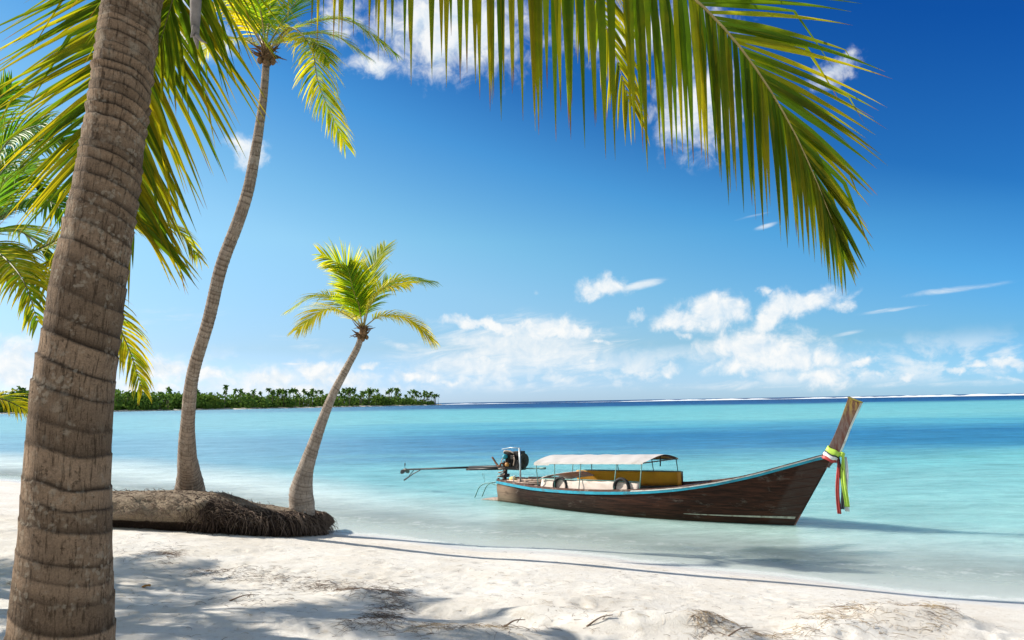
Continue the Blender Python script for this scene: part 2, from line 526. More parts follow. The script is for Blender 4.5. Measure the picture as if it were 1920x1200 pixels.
# the western side is paler, milkier
west = smooth(nt, ma(nt, 'DIVIDE', sp.outputs[0], ma(nt, 'MAXIMUM', sp.outputs[1], 5.0)), .02, -.45)
body = mixc(nt, ma(nt, 'MULTIPLY', west, .7), body, (.19, .37, .455))
shal = smooth(nt, ma(nt, 'SUBTRACT', sh, ma(nt, 'MULTIPLY', west, 4.5)), 8.0, -.5)
body = mixc(nt, ma(nt, 'MULTIPLY', shal, .95), body, (.58, .67, .605))
st = noise(nt, nd(nt, 'ShaderNodeVectorMath', {0: pos, 1: (.16, .35, 0)}, operation='MULTIPLY').outputs[0], 1.0, 8, .7, .3)
st2 = noise(nt, nd(nt, 'ShaderNodeVectorMath', {0: pos, 1: (.7, 1.5, 0)}, operation='MULTIPLY').outputs[0], 1.0, 9, .78, .6)
kk = ma(nt, 'MULTIPLY', lin(nt, st, .3, .7, .76, 1.22), lin(nt, st2, .3, .7, .72, 1.28))
body = mixc(nt, 1.0, body, nd(nt, 'ShaderNodeCombineColor', {0: kk, 1: kk, 2: kk}).outputs[0], 'MULTIPLY')
rip = noise(nt, nd(nt, 'ShaderNodeVectorMath', {0: pos, 1: (.8, 2.6, 1)}, operation='MULTIPLY').outputs[0], 1.6, 7, .65, .2)
rip2 = noise(nt, nd(nt, 'ShaderNodeVectorMath', {0: pos, 1: (.25, .55, 1)}, operation='MULTIPLY').outputs[0], 1.0, 6, .6, .2)
bmp = nd(nt, 'ShaderNodeBump', {'Height': ma(nt, 'ADD', rip, ma(nt, 'MULTIPLY', rip2, 5.0)), 'Strength': .7, 'Distance': .09})
dif = nd(nt, 'ShaderNodeSubsurfaceScattering', {'Color': body, 'Scale': 2.2, 'Radius': (1.0, 1.0, 1.0), 'Normal': bmp.outputs[0]}, falloff='RANDOM_WALK')    # light spreads sideways inside the water
trn = nd(nt, 'ShaderNodeBsdfTransparent', {'Color': (.93, .99, .985, 1)})
opac = ma(nt, 'MULTIPLY', smooth(nt, sh, -.2, 5.5), 1.0)
opac = ma(nt, 'POWER', opac, .9)
bodyS = nd(nt, 'ShaderNodeMixShader', {0: opac, 1: trn.outputs[0], 2: dif.outputs[0]})
gls = nd(nt, 'ShaderNodeBsdfGlossy', {'Roughness': .12, 'Normal': bmp.outputs[0], 'Color': (1, 1, 1, 1)})
fr = nd(nt, 'ShaderNodeFresnel', {'IOR': 1.33, 'Normal': bmp.outputs[0]})
frc = ma(nt, 'MULTIPLY', ma(nt, 'MINIMUM', fr.outputs[0], ma(nt, 'ADD', lin(nt, sh, 0, 4, .04, .34), lin(nt, sh, 7, 45, 0, -.25))), smooth(nt, sh, -.3, .5))
wat = nd(nt, 'ShaderNodeMixShader', {0: frc, 1: bodyS.outputs[0], 2: gls.outputs[0]})
# thin foam hem where the wash runs out
fn = noise(nt, pos, 3.0, 7, .75, .5)
hem = ma(nt, 'ADD', sh, ma(nt, 'MULTIPLY', ma(nt, 'SUBTRACT', fn, .5), .8))
fo = ma(nt, 'MULTIPLY', smooth(nt, hem, -.16, .04), smooth(nt, hem, .40, .08))
hem2 = ma(nt, 'ADD', sh, ma(nt, 'MULTIPLY', ma(nt, 'SUBTRACT', noise(nt, pos, .8, 6, .7, .5), .5), 3.0))
fo2 = ma(nt, 'MULTIPLY', ma(nt, 'MULTIPLY', smooth(nt, hem2, 1.5, 1.7), smooth(nt, hem2, 2.1, 1.8)), ma(nt, 'MULTIPLY', smooth(nt, fn, .45, .65), .22))
foam = nd(nt, 'ShaderNodeBsdfDiffuse', {'Color': (.86, .86, .84, 1)})
wat = nd(nt, 'ShaderNodeMixShader', {0: ma(nt, 'MAXIMUM', ma(nt, 'MULTIPLY', fo, .38), fo2), 1: wat.outputs[0], 2: foam.outputs[0]})
nt.links.new(wat.outputs[0], out.inputs[0])
M_WATER = m
SW = shore(WX, WY)
water = mesh("sea", np.stack([WX, WY, np.zeros_like(WX)], -1), gridfaces(len(wx_), len(wy_)), M_WATER, None, {'shore': SW.ravel()})
tag(water, "calm turquoise lagoon water with a dark blue sea-grass band", kind='structure')

# ------------------------------------------------------------------ surf on the outer reef
m, nt, out = new_mat("white_surf")
pos = nd(nt, 'ShaderNodeNewGeometry').outputs['Position']
k = lin(nt, noise(nt, pos, .08, 6, .7), .35, .65, .88, 1.0)
c = nd(nt, 'ShaderNodeCombineColor', {0: ma(nt, 'MULTIPLY', k, .93), 1: ma(nt, 'MULTIPLY', k, .96), 2: ma(nt, 'MULTIPLY', k, .98)}).outputs[0]
a = nd(nt, 'ShaderNodeBsdfDiffuse', {'Color': c}); b = nd(nt, 'ShaderNodeBsdfTranslucent', {'Color': c})
nt.links.new(nd(nt, 'ShaderNodeMixShader', {0: .15, 1: a.outputs[0], 2: b.outputs[0]}).outputs[0], out.inputs[0])
M_SURF = m
rows = []
xs = np.linspace(-260, 1700, 900)
vs = []
for row, (dy, hk) in enumerate(((-40, 0.0), (-16, .45), (-4, 1.0), (6, .8), (22, 0))):
    yy = 1480 - .22 * np.maximum(xs, 0) + dy + 14 * vnoise(xs * .01, xs * 0, 4)
    amp = np.interp(xs, [-260, -120, 0, 300, 1700], [0.0, .55, 1.2, 1.7, 1.9])
    hh = amp * (.45 + 1.1 * np.clip(.5 + fbm(xs * .045, xs * 0 + row * .1, 8, 4), 0, 1.2)) * hk
    hh = hh * np.clip(.25 + 2.6 * (vnoise(xs * .013, xs * 0, 14) + .38), 0.05, 1.15)
    vs.append(np.stack([xs, yy, hh - .05], -1))
surf = mesh("surf", np.stack(vs), gridfaces(len(xs), 5), M_SURF)
tag(surf, "white line of surf breaking on the far reef at the horizon", 'breaking waves', kind='stuff')

# ------------------------------------------------------------------ palm materials
def m_leaf(name, green, yellow, brown=(.20, .105, .035), trans=1.0, tipstart=.86):
    m, nt, out = new_mat(name)
    at = nd(nt, 'ShaderNodeAttribute', attribute_name='lc').outputs['Vector']
    s = nd(nt, 'ShaderNodeSeparateXYZ', {0: at})
    r, t, h = s.outputs
    pos = nd(nt, 'ShaderNodeNewGeometry').outputs['Position']
    blot = noise(nt, pos, 9, 4, .6)
    hh = ma(nt, 'ADD', h, ma(nt, 'MULTIPLY', ma(nt, 'SUBTRACT', blot, .5), .6))
    hh = ma(nt, 'ADD', hh, ma(nt, 'MULTIPLY', ma(nt, 'SUBTRACT', t, .5), .25))
    c = mixc(nt, smooth(nt, hh, .05, .95), green, yellow)
    k = lin(nt, r, 0, 1, .65, 1.25)
    c = mixc(nt, 1.0, c, nd(nt, 'ShaderNodeCombineColor', {0: k, 1: k, 2: k}).outputs[0], 'MULTIPLY')
    tip = smooth(nt, ma(nt, 'ADD', t, ma(nt, 'MULTIPLY', ma(nt, 'SUBTRACT', r, .5), .22)), tipstart, tipstart + .1)
    spots = ma(nt, 'MULTIPLY', smooth(nt, noise(nt, pos, 38, 4, .7), .66, .74), .7)
    c = mixc(nt, ma(nt, 'MAXIMUM', tip, spots), c, brown)
    ct = mixc(nt, 1.0, c, (2.7 * trans, 2.5 * trans, 1.1 * trans), 'MULTIPLY')
    d = nd(nt, 'ShaderNodeBsdfDiffuse', {'Color': c})
    tr = nd(nt, 'ShaderNodeBsdfTranslucent', {'Color': ct})
    mx = nd(nt, 'ShaderNodeMixShader', {0: .48, 1: d.outputs[0], 2: tr.outputs[0]})
    g = nd(nt, 'ShaderNodeBsdfGlossy', {'Roughness': .38, 'Color': (1, 1, .95, 1)})
    fr = nd(nt, 'ShaderNodeFresnel', {'IOR': 1.4})
    mx = nd(nt, 'ShaderNodeMixShader', {0: ma(nt, 'MULTIPLY', fr.outputs[0], .14), 1: mx.outputs[0], 2: g.outputs[0]})
    nt.links.new(mx.outputs[0], out.inputs[0])
    return m


def m_bark(name, base, dark, pale, pale_amt=.5, grain=60, tv=.3):
    m, nt, out = new_mat(name)
    tc = nd(nt, 'ShaderNodeAttribute', attribute_name='tc').outputs['Vector']
    ring = nd(nt, 'ShaderNodeAttribute', attribute_name='ring').outputs['Fac']
    tone = nd(nt, 'ShaderNodeAttribute', attribute_name='tone').outputs['Fac']
    n1 = noise(nt, tc, 5, 6, .65)
    n2 = noise(nt, tc, 22, 6, .7)
    grain_n = noise(nt, nd(nt, 'ShaderNodeVectorMath', {0: tc, 1: (1, 1, .12)}, operation='MULTIPLY').outputs[0], grain, 4, .65)
    c = mixc(nt, lin(nt, n1, .3, .7), base, tuple(v * .66 for v in base))
    tk = lin(nt, tone, 0, 1, 1 - tv, 1 + tv)
    c = mixc(nt, 1.0, c, nd(nt, 'ShaderNodeCombineColor', {0: tk, 1: tk, 2: tk}).outputs[0], 'MULTIPLY')
    c = mixc(nt, ma(nt, 'MULTIPLY', smooth(nt, grain_n, .50, .66), .75), c, dark)
    c = mixc(nt, ma(nt, 'MULTIPLY', ring, .8), c, dark)
    n3 = noise(nt, tc, 85, 5, .75)
    fk = lin(nt, n3, .3, .7, .70, 1.32)
    c = mixc(nt, 1.0, c, nd(nt, 'ShaderNodeCombineColor', {0: fk, 1: fk, 2: fk}).outputs[0], 'MULTIPLY')
    # lichen and bleached patches
    vo = nd(nt, 'ShaderNodeTexVoronoi', {'Vector': vm(nt, 'ADD', tc, vm(nt, 'MULTIPLY', vm(nt, 'SUBTRACT', nd(nt, 'ShaderNodeTexNoise', {'Vector': tc, 'Scale': 18.0, 'Detail': 4}).outputs['Color'], (.5, .5, .5)), (.09, .09, .09))), 'Scale': 24.0}, feature='F1').outputs['Distance']
    lich = ma(nt, 'MULTIPLY', smooth(nt, vo, .52, .25), smooth(nt, noise(nt, tc, 3.0, 5, .65), .60 - .22 * pale_amt, .72 - .22 * pale_amt))
    vo2 = nd(nt, 'ShaderNodeTexVoronoi', {'Vector': vm(nt, 'ADD', tc, vm(nt, 'MULTIPLY', vm(nt, 'SUBTRACT', nd(nt, 'ShaderNodeTexNoise', {'Vector': tc, 'Scale': 9.0, 'Detail': 5}).outputs['Color'], (.5, .5, .5)), (.16, .16, .16))), 'Scale': 9.0}, feature='F1').outputs['Distance']
    lich2 = ma(nt, 'MULTIPLY', smooth(nt, vo2, .5, .28), smooth(nt, noise(nt, tc, 2.0, 4, .6), .50, .60))
    lich = ma(nt, 'MAXIMUM', lich, ma(nt, 'MULTIPLY', lich2, .8))
    lich = ma(nt, 'MULTIPLY', lich, smooth(nt, n2, .30, .5))
    c = mixc(nt, ma(nt, 'MULTIPLY', lich, .62), c, pale)
    c = mixc(nt, ma(nt, 'MULTIPLY', smooth(nt, n2, .56, .66), .7), c, dark)
    p = principled(nt, out, c, .9, .12, ma(nt, 'ADD', ma(nt, 'MULTIPLY', n2, .7), ma(nt, 'ADD', ma(nt, 'MULTIPLY', grain_n, .6), ma(nt, 'MULTIPLY', n3, .35))), 1.0, .03)
    return m


M_LEAF_NEAR = m_leaf("leaf_near", (.075, .135, .008), (.30, .25, .010), (.17, .085, .03), 1.0, .93)
M_LEAF_TALL = m_leaf("leaf_fresh", (.10, .21, .012), (.50, .42, .02), (.22, .13, .05), 1.05, .95)
M_LEAF_LEFT = m_leaf("leaf_left", (.06, .16, .012), (.32, .26, .015), (.20, .11, .04), 1.15, .93)  # greener leaf for the left-hand palms
M_RIB = m_simple("midrib_tan", (.33, .27, .10), .55, .3, .2, 14)
M_RIB_DARK = m_simple("midrib_olive", (.13, .12, .04), .55, .3, .2, 14)
M_FIBRE = m_simple("dry_husk_fibre", (.17, .105, .06), .9, .1, .45, 20, bstr=.6)
M_SPATHE = m_simple("grey_dry_sheath", (.20, .18, .165), .9, .1, .35, 10, bstr=.6)
M_BARK_NEAR = m_bark("bark_ringed_brown", (.26, .18, .118), (.046, .030, .019), (.36, .305, .23), .62, 60)
M_BARK_TALL = m_bark("bark_grey_brown", (.36, .285, .225), (.12, .085, .06), (.46, .41, .35), .5, 40, .13)
M_BARK_YOUNG = m_bark("bark_young_grey", (.40, .335, .28), (.16, .12, .09), (.50, .45, .40), .5, 40, .10)


def trunk(name, pts, radii, spacing, amp, mat, parent, sides=28, per=8, seed=0, tilt=.25, rough=.03):
    """ringed palm stem: leaf-scar ledges modelled as a saw profile along the axis"""
    r_ = random.Random(seed)
    L = sum((Vector(pts[i + 1]) - Vector(pts[i])).length for i in range(len(pts) - 1))
    # ring borders
    z = [0.0]
    while z[-1] < L + .5:
        u = z[-1] / L
        sp = spacing(u) if callable(spacing) else spacing
        z.append(z[-1] + sp * r_.uniform(.65, 1.4))
    z = np.array(z); ampf = amp if callable(amp) else (lambda u: amp)
    bandw = np.array([r_.uniform(.07, .34) for _ in z])
    rampv = np.array([r_.uniform(.35, 1.6) for _ in z]); rph = np.array([r_.uniform(0, 6.28) for _ in z])
    n = int(L / (np.mean(np.diff(z))) * per)
    axis_p = crom(pts, n)
    rad = np.interp(np.linspace(0, 1, n), np.linspace(0, 1, len(radii)), radii)
    th = np.linspace(0, 2 * math.pi, sides, endpoint=False)
    V = []; ring = []; tc = []; tone = []; tv = np.array([r_.random() for _ in z])
    ref = Vector((0, -1, 0))
    for i in range(n):
        t = (axis_p[min(i + 1, n - 1)] - axis_p[max(i - 1, 0)]).normalized()
        a = t.cross(ref).normalized(); b = a.cross(t).normalized()
        s = L * i / (n - 1)
        ss = s + tilt * rad[i] * np.sin(th + .9 + s * .35) + .5 * rad[i] * tilt * vnoise(np.cos(th) * 1.4 + 7, np.sin(th) * 1.4 + s * 2, seed)
        k = np.clip(np.searchsorted(z, ss) - 1, 0, len(z) - 2)
        fr = np.clip((ss - z[k]) / (z[k + 1] - z[k]), 0, 1)
        am = ampf(s / L) * rampv[k] * (.7 + .5 * np.sin(th + rph[k]))
        prof = am * (fr ** 1.6) - am * .45
        rr = rad[i] * (1 + prof + rough * fbm(np.cos(th) * 1.5 + 3, np.sin(th) * 1.5 + s * 3.0, seed + 3, 3) + rough * .9 * vnoise(np.cos(th) * .8 + 9, np.sin(th) * .8 + s * 1.1, seed + 8))
        for j in range(sides):
            V.append(axis_p[i] + (a * math.cos(th[j]) + b * math.sin(th[j])) * float(rr[j]))
        ring.append(np.maximum(np.exp(-(fr / bandw[k]) ** 2), .7 * np.exp(-((1 - fr) / .05) ** 2)) * np.clip(rampv[k], .4, 1.2))
        tone.append(np.clip(tv[k] + .25 * (fr - .4), 0, 1))
        tc.append(np.stack([np.cos(th) * rad[i], np.sin(th) * rad[i], np.full(sides, s)], -1))
    f = [(i * sides + k, i * sides + (k + 1) % sides, (i + 1) * sides + (k + 1) % sides, (i + 1) * sides + k) for i in range(n - 1) for k in range(sides)]
    f.append(tuple((n - 1) * sides + k for k in range(sides)))
    return mesh(name, [tuple(p) for p in V], f, mat, parent, {'ring': np.concatenate(ring), 'tone': np.concatenate(tone), 'tc': np.concatenate(tc)})


def frond(pts, parent, mat, rib_mat, n=60, L=.7, W=.035, ang=(62, 28), droop=(1.0, 1.0), up=None, hue=.3, seg=6, start=.14, rib=.022, lift=12, fold=True, miss=.03, seed=0, jit=6, ang2=None, huej=.22, tiphue=.0, endL=.4, twist=.35):
    """one pinnate leaf: leaflets both sides of a midrib; droop=(left,right)"""
    r_ = random.Random(seed)
    N = 120
    c = crom(pts, N)
    V = []; Fc = []; A = []
    g = Vector((0, 0, -1))
    for i in range(n):
        t = start + (1 - start) * (i + r_.uniform(-.3, .3)) / (n - 1)
        t = min(1, max(start, t)); x = t * (N - 1); i0 = min(N - 2, int(x))
        p = c[i0].lerp(c[i0 + 1], x - i0)
        T = (c[min(N - 1, i0 + 2)] - c[max(0, i0 - 1)]).normalized()
        u = Vector(up(t)) if callable(up) else Vector(up or (0, 0, 1))
        S = T.cross(u)
        if S.length < .05: S = T.cross(Vector((.3, .9, .2)))
        S.normalize(); Nn = S.cross(T).normalized()
        q = (t - start) / (1 - start)
        prof = min(1, .55 + q * 2.2) if q < .25 else (1 if q < .5 else 1 - (1 - endL) * ((q - .5) / .5) ** 1.6)
        for si, sd in enumerate((-1, 1)):
            if r_.random() < miss: continue
            ll = L * prof * r_.uniform(.86, 1.1)
            if r_.random() < .09: ll *= r_.uniform(.4, .8)
            an_ = ang2 if (ang2 and si == 0) else ang
            A0 = math.radians((float(np.interp(q, an_[0], an_[1])) if isinstance(an_[0], tuple) else an_[0] + (an_[1] - an_[0]) * q) + r_.uniform(-jit, jit))
            lf = math.radians(lift * (1 - .7 * q) + r_.uniform(-jit, jit))
            d = T * math.cos(A0) + (S * sd * math.cos(lf) + Nn * math.sin(lf)) * math.sin(A0)
            d.normalize()
            dr = droop[si] * r_.uniform(.8, 1.25)
            kink = r_.random() < .11; kp = r_.randint(2, seg)
            w_ = W * (.75 + .4 * prof) * r_.uniform(.85, 1.15)
            rr = r_.random(); hu = min(1, max(0, hue + r_.uniform(-huej, huej) + tiphue * q))
            tw = r_.uniform(-twist, twist)
            base = len(V); cur = p.copy(); cols = 3 if fold else 2
            for k in range(seg + 1):
                f_ = k / seg
                wd = w_ * (.45 + 1.1 * f_ if f_ < .3 else .78 * (1 - ((f_ - .3) / .7) ** 1.25) + .015)
                B = d.cross(Nn)
                if B.length < .05: B = d.cross(S)
                B.normalize()
                if tw: B = (Matrix.Rotation(tw * (.4 + f_), 3, d) @ B)
                nn = B.cross(d)
                V.append(cur - B * wd * .5)
                if fold: V.append(cur - nn * wd * .32)
                V.append(cur + B * wd * .5)
                A += [(rr, f_, hu)] * cols
                cur = cur + d * (ll / seg)
                d = (d + g * dr * (.5 + .9 * f_) / seg)
                if kink and k == kp: d = d + g * 1.2
                d.normalize()
            for k in range(seg):
                for m_ in range(cols - 1):
                    a = base + k * cols + m_
                    Fc.append((a, a + 1, a + cols + 1, a + cols))
    o = mesh("frond", [tuple(v) for v in V], np.array(Fc, dtype=np.int32), mat, parent, {'lc': np.array(A)})
    b = MB()
    b.tube([c[i] for i in range(0, N, 3)] + [c[-1]], [rib * (1.25 - 1.15 * i / (N - 1)) * (1.5 if i < 6 else 1) for i in range(0, N, 3)] + [rib * .08], 6)
    b.build("midrib", rib_mat, o, smooth=True)
    return o


def px_curve(pts):
    return [P(*q) for q in pts]


# ------------------------------------------------------------------ 1. near palm with the big ringed trunk
near_palm = empty("coconut_palm", (P(97, 1320, 5.0).x, 5.0, gh(P(97, 1320, 5.0).x, 5.0)))
tag(near_palm, "large palm in the foreground with a thick brown ringed trunk and overhanging fronds", "palm tree")
NP = [(97, 1330, 5.0), (113, 1200, 5.0), (124, 1000, 5.02), (126, 900, 5.03), (134, 750, 5.06), (152, 640, 5.1), (172, 500, 5.14), (194, 380, 5.18), (222, 200, 5.24), (248, 0, 5.3), (268, -150, 5.34), (300, -330, 5.4), (310, -420, 5.4)]
kR = 5.1 / FPX / 2
trunk("trunk", px_curve(NP), [205 * kR, 170 * kR, 150 * kR, 140 * kR, 134 * kR, 130 * kR, 120 * kR, 114 * kR, 110 * kR, 110 * kR, 110 * kR, 106 * kR, 96 * kR],
      lambda u: .15 - .09 * max(0, min(1, (u - .35) / .25)) if u > .1 else .14, lambda u: .028 + .06 * min(1, max(0, (u - .25) / .3)), M_BARK_NEAR, near_palm, sides=56, per=13, seed=3, tilt=.3, rough=.05)
CR = (310, -410, 5.4)
cam_up = lambda a, b, c: (a, b, c)
# the long frond that crosses the top of the view and hangs at the right
frond(px_curve([CR, (480, -350, 5.0), (700, -255, 4.6), (920, -190, 4.4), (1120, -110, 4.3), (1260, -35, 4.28), (1350, 45, 4.28), (1425, 140, 4.28), (1490, 250, 4.28), (1537, 355, 4.3), (1567, 432, 4.35)]), near_palm, M_LEAF_NEAR, M_RIB,
      n=160, L=1.30, W=.050, ang=((0, .6, .8, .9, 1), (66, 60, 36, 16, 6)), ang2=((0, .58, .66, .75, .84, .92, 1), (72, 70, 60, 46, 30, 14, 5)), droop=(.22, 5.0), up=lambda t: (.05 + .2 * t, -.95, .30), hue=.36, seg=10, rib=.024, lift=4, seed=21, jit=5, huej=.36, endL=.28, twist=.25)
# a second one behind it, seen through the gaps
frond(px_curve([CR, (560, -480, 5.8), (800, -420, 6.2), (980, -260, 6.4), (1080, -80, 6.5), (1140, 60, 6.5), (1180, 190, 6.5)]), near_palm, M_LEAF_NEAR, M_RIB,
      n=80, L=1.0, W=.042, ang=(58, 20), droop=(1.6, 1.6), up=(.1, -.9, .4), hue=.55, seg=7, rib=.02, seed=22)
# the frond hanging down behind the trunk
frond(px_curve([(310, -400, 5.5), (330, -330, 6.0), (318, -170, 6.25), (285, -20, 6.3), (248, 120, 6.3), (226, 250, 6.3), (232, 370, 6.3), (250, 420, 6.3)]), near_palm, M_LEAF_NEAR, M_RIB,
      n=135, L=1.45, W=.045, ang=(68, 26), droop=(.45, .3), up=(.12, -1, .2), hue=.42, seg=8, rib=.022, lift=6, seed=23, huej=.38, endL=.55, start=.05, twist=.3)
frond(px_curve([(300, -410, 5.3), (330, -330, 5.6), (345, -170, 5.7), (330, -30, 5.75), (300, 80, 5.8)]), near_palm, M_LEAF_NEAR, M_RIB_DARK,
      n=50, L=1.05, W=.044, ang=(60, 22), droop=(.9, .9), up=(.1, -1, .2), hue=.25, seg=7, rib=.02, seed=24, start=.35)
frond(px_curve([CR, (200, -560, 5.2), (20, -560, 5.0), (-160, -420, 4.9), (-300, -200, 4.8)]), near_palm, M_LEAF_NEAR, M_RIB, n=60, L=1.0, W=.045, hue=.4, seg=6, seed=25)
frond(px_curve([CR, (400, -700, 5.5), (560, -860, 5.9), (760, -900, 6.4)]), near_palm, M_LEAF_NEAR, M_RIB, n=55, L=.9, W=.045, hue=.3, seg=5, seed=26)
# grey dry flower sheath hanging beside the trunk
b = MB()
sp_ = px_curve([(364, -120, 4.9), (366, -40, 4.9), (367, 0, 4.9), (366, 40, 4.9), (367, 66, 4.9), (371, 92, 4.9)])
kk_ = 4.9 / FPX
b.tube(crom(sp_, 24), [kk_ * v for v in np.interp(np.linspace(0, 1, 24), [0, .3, .55, .75, .9, 1], [5, 8, 11, 9.5, 6, 1.2])], 12)
b.tube(crom(px_curve([(366, 50, 4.88), (361, 63, 4.87), (358, 70, 4.87)]), 8), [kk_ * v for v in np.linspace(6, 1.5, 8)], 8)
b.tube(crom(px_curve([(369, 66, 4.88), (378, 76, 4.86), (388, 81, 4.85)]), 8), [kk_ * v for v in np.linspace(5, 1, 8)], 8)
b.build("flower_sheath", M_SPATHE, near_palm, smooth=True)

# ------------------------------------------------------------------ 2. root bank with its two leaning palms
m, nt, out = new_mat("root_bank_earth")
pos = nd(nt, 'ShaderNodeNewGeometry').outputs['Position']
nrm = nd(nt, 'ShaderNodeSeparateXYZ', {0: nd(nt, 'ShaderNodeNewGeometry').outputs['Normal']}).outputs[2]
be = nd(nt, 'ShaderNodeAttribute', attribute_name='peat').outputs['Fac']
n1 = noise(nt, pos, 3.0, 6, .65); n2 = noise(nt, pos, 24, 6, .7)
c = mixc(nt, lin(nt, n2, .3, .7), (.40, .32, .23), (.17, .125, .09))
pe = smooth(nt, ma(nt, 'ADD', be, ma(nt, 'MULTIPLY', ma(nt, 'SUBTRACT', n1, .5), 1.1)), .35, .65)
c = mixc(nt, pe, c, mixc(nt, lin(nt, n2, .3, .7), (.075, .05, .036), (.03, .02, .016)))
principled(nt, out, c, .95, .05, n2, 1.0, .05)
M_BANK = m
M_ROOT = m_simple("root_fibre", (.20, .145, .11), .9, .1, .4, 12, bstr=.4)
M_ROOT_DARK = m_simple("root_fibre_dark", (.055, .038, .03), .95, .05, .4, 12, bstr=.4)

cols = [60, 130, 200, 300, 380, 440, 500, 550, 585, 598]
ybase = [975, 984, 990, 996, 1001, 1004, 1006, 1006, 1004, 1002]
ytop = [928, 922, 920, 920, 924, 944, 952, 955, 962, 985]
front = []; topb = []
for cx, yb, yt in zip(cols, ybase, ytop):
    q = on_ground(cx, yb); front.append(q)
    topb.append(P(cx, yt, q.y + 1.15))
NB = 110
fx = np.linspace(0, 1, NB); kx = np.linspace(0, 1, len(cols))
fr_ = np.stack([np.interp(fx, kx, [q[i] for q in front]) for i in range(3)], -1)
tp_ = np.stack([np.interp(fx, kx, [q[i] for q in topb]) for i in range(3)], -1)
bank = empty("root_bank", Vector(fr_[70]))
tag(bank, "eroded sand bank bound by dark hanging palm roots at the water's edge", "root bank")
V = []; peat = []
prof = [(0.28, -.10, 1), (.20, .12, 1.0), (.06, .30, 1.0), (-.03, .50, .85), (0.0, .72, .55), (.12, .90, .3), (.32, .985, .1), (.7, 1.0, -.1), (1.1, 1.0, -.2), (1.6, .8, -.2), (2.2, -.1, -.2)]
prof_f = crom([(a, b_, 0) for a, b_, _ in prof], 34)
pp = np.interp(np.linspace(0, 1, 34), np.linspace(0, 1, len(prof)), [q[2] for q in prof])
for i in range(NB):
    f_, t_ = fr_[i], tp_[i]
    H = max(.05, t_[2] - f_[2]); e = math.sqrt(max(0.0, min(1, (1.0 - fx[i]) / .07)))
    edge = fx[i]
    for k, (du, hv, _) in enumerate(prof_f):
        nzv = float(fbm(f_[0] * 1.3 + 3, k * .22, 31, 4)); nf = float(fbm(f_[0] * 5, k * .6, 33, 4)) * 1.5
        du2 = du - .16 * nzv - .07 * nf
        V.append((f_[0] + (0.10 * (1 - abs(hv - .5)) if i == NB - 1 else 0), f_[1] + du2 * 1.0 * (.35 + .65 * e), f_[2] + H * hv * (.15 + .85 * e) + .05 * nzv * H + .02 * nf))
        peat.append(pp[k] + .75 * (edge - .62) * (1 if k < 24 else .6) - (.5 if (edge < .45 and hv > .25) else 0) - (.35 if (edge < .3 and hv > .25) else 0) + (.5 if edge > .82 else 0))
rb = mesh("bank", V, gridfaces(34, NB), M_BANK, bank, {'peat': np.array(peat)})
bv = np.array(V).reshape(NB, 34, 3)


def bank_at(u, k):
    x = u * (NB - 1); i = min(NB - 2, int(x)); y = k; j = min(32, int(y))
    p = bv[i, j] * (1 - (x - i)) + bv[i + 1, j] * (x - i)
    p2 = bv[i, j + 1] * (1 - (x - i)) + bv[i + 1, j + 1] * (x - i)
    return Vector(p * (1 - (y - j)) + p2 * (y - j))


def roots(name, count, u0, u1, k0, k1, mat, rad, ln, hang=1.0, seed=0, out_=.12):
    r_ = random.Random(seed); b = MB()
    for i in range(count):
        u = u0 + (u1 - u0) * r_.random() ** .8; k = r_.uniform(k0, k1)
        p = bank_at(u, k) + Vector((0, -.02, .0))
        l = ln * r_.uniform(.4, 1.2); d = Vector((r_.uniform(-.9, .9) + .2, -r_.uniform(.2, 1) * out_ * 6, r_.uniform(-.2, .5))).normalized()
        pts = [p]; n_ = 6
        for s_ in range(n_):
            d = (d + Vector((r_.uniform(-.35, .35), r_.uniform(-.3, .12) * out_ * 4, -hang * r_.uniform(.25, .7)))).normalized()
            q = pts[-1] + d * (l / n_)
            zg = float(h_base(q.x, q.y)) + .01
            if q.z < zg: q.z = zg
            pts.append(q)
        b.tube(pts, [rad * (1.1 - .8 * s_ / n_) * r_.uniform(.8, 1.2) for s_ in range(n_ + 1)], 4, cap=False)
    o = b.build(name, mat, bank, smooth=True)
    o['kind'] = 'stuff'
    return o


roots("hanging_roots", 1700, .40, 1.0, 2, 15, M_ROOT_DARK, .009, .34, 1.3, 1)
roots("fine_rootlets", 1300, .05, .62, 5, 20, M_ROOT, .006, .20, .5, 4, .05)
roots("surface_roots", 900, .56, .99, 7, 22, M_ROOT, .007, .46, .95, 2)


def leaning_palm(label, base, pts_px, widths, mat, spacing, seed, sides=24, amp=.05):
    c = px_curve(pts_px)
    root = empty("coconut_palm", Vector(c[0]))
    tag(root, label, "palm tree")
    rad = [w_ * q[2] / FPX / 2 for w_, q in zip(widths, pts_px)]
    # resample radii evenly by arc length
    d = [0]
    for i in range(1, len(c)): d.append(d[-1] + (c[i] - c[i - 1]).length)
    rad = list(np.interp(np.linspace(0, d[-1], 40), d, rad))
    trunk("trunk", c, rad, spacing, amp, mat, root, sides=sides, per=6, seed=seed, tilt=.15, rough=.04)
    return root, c[-1]


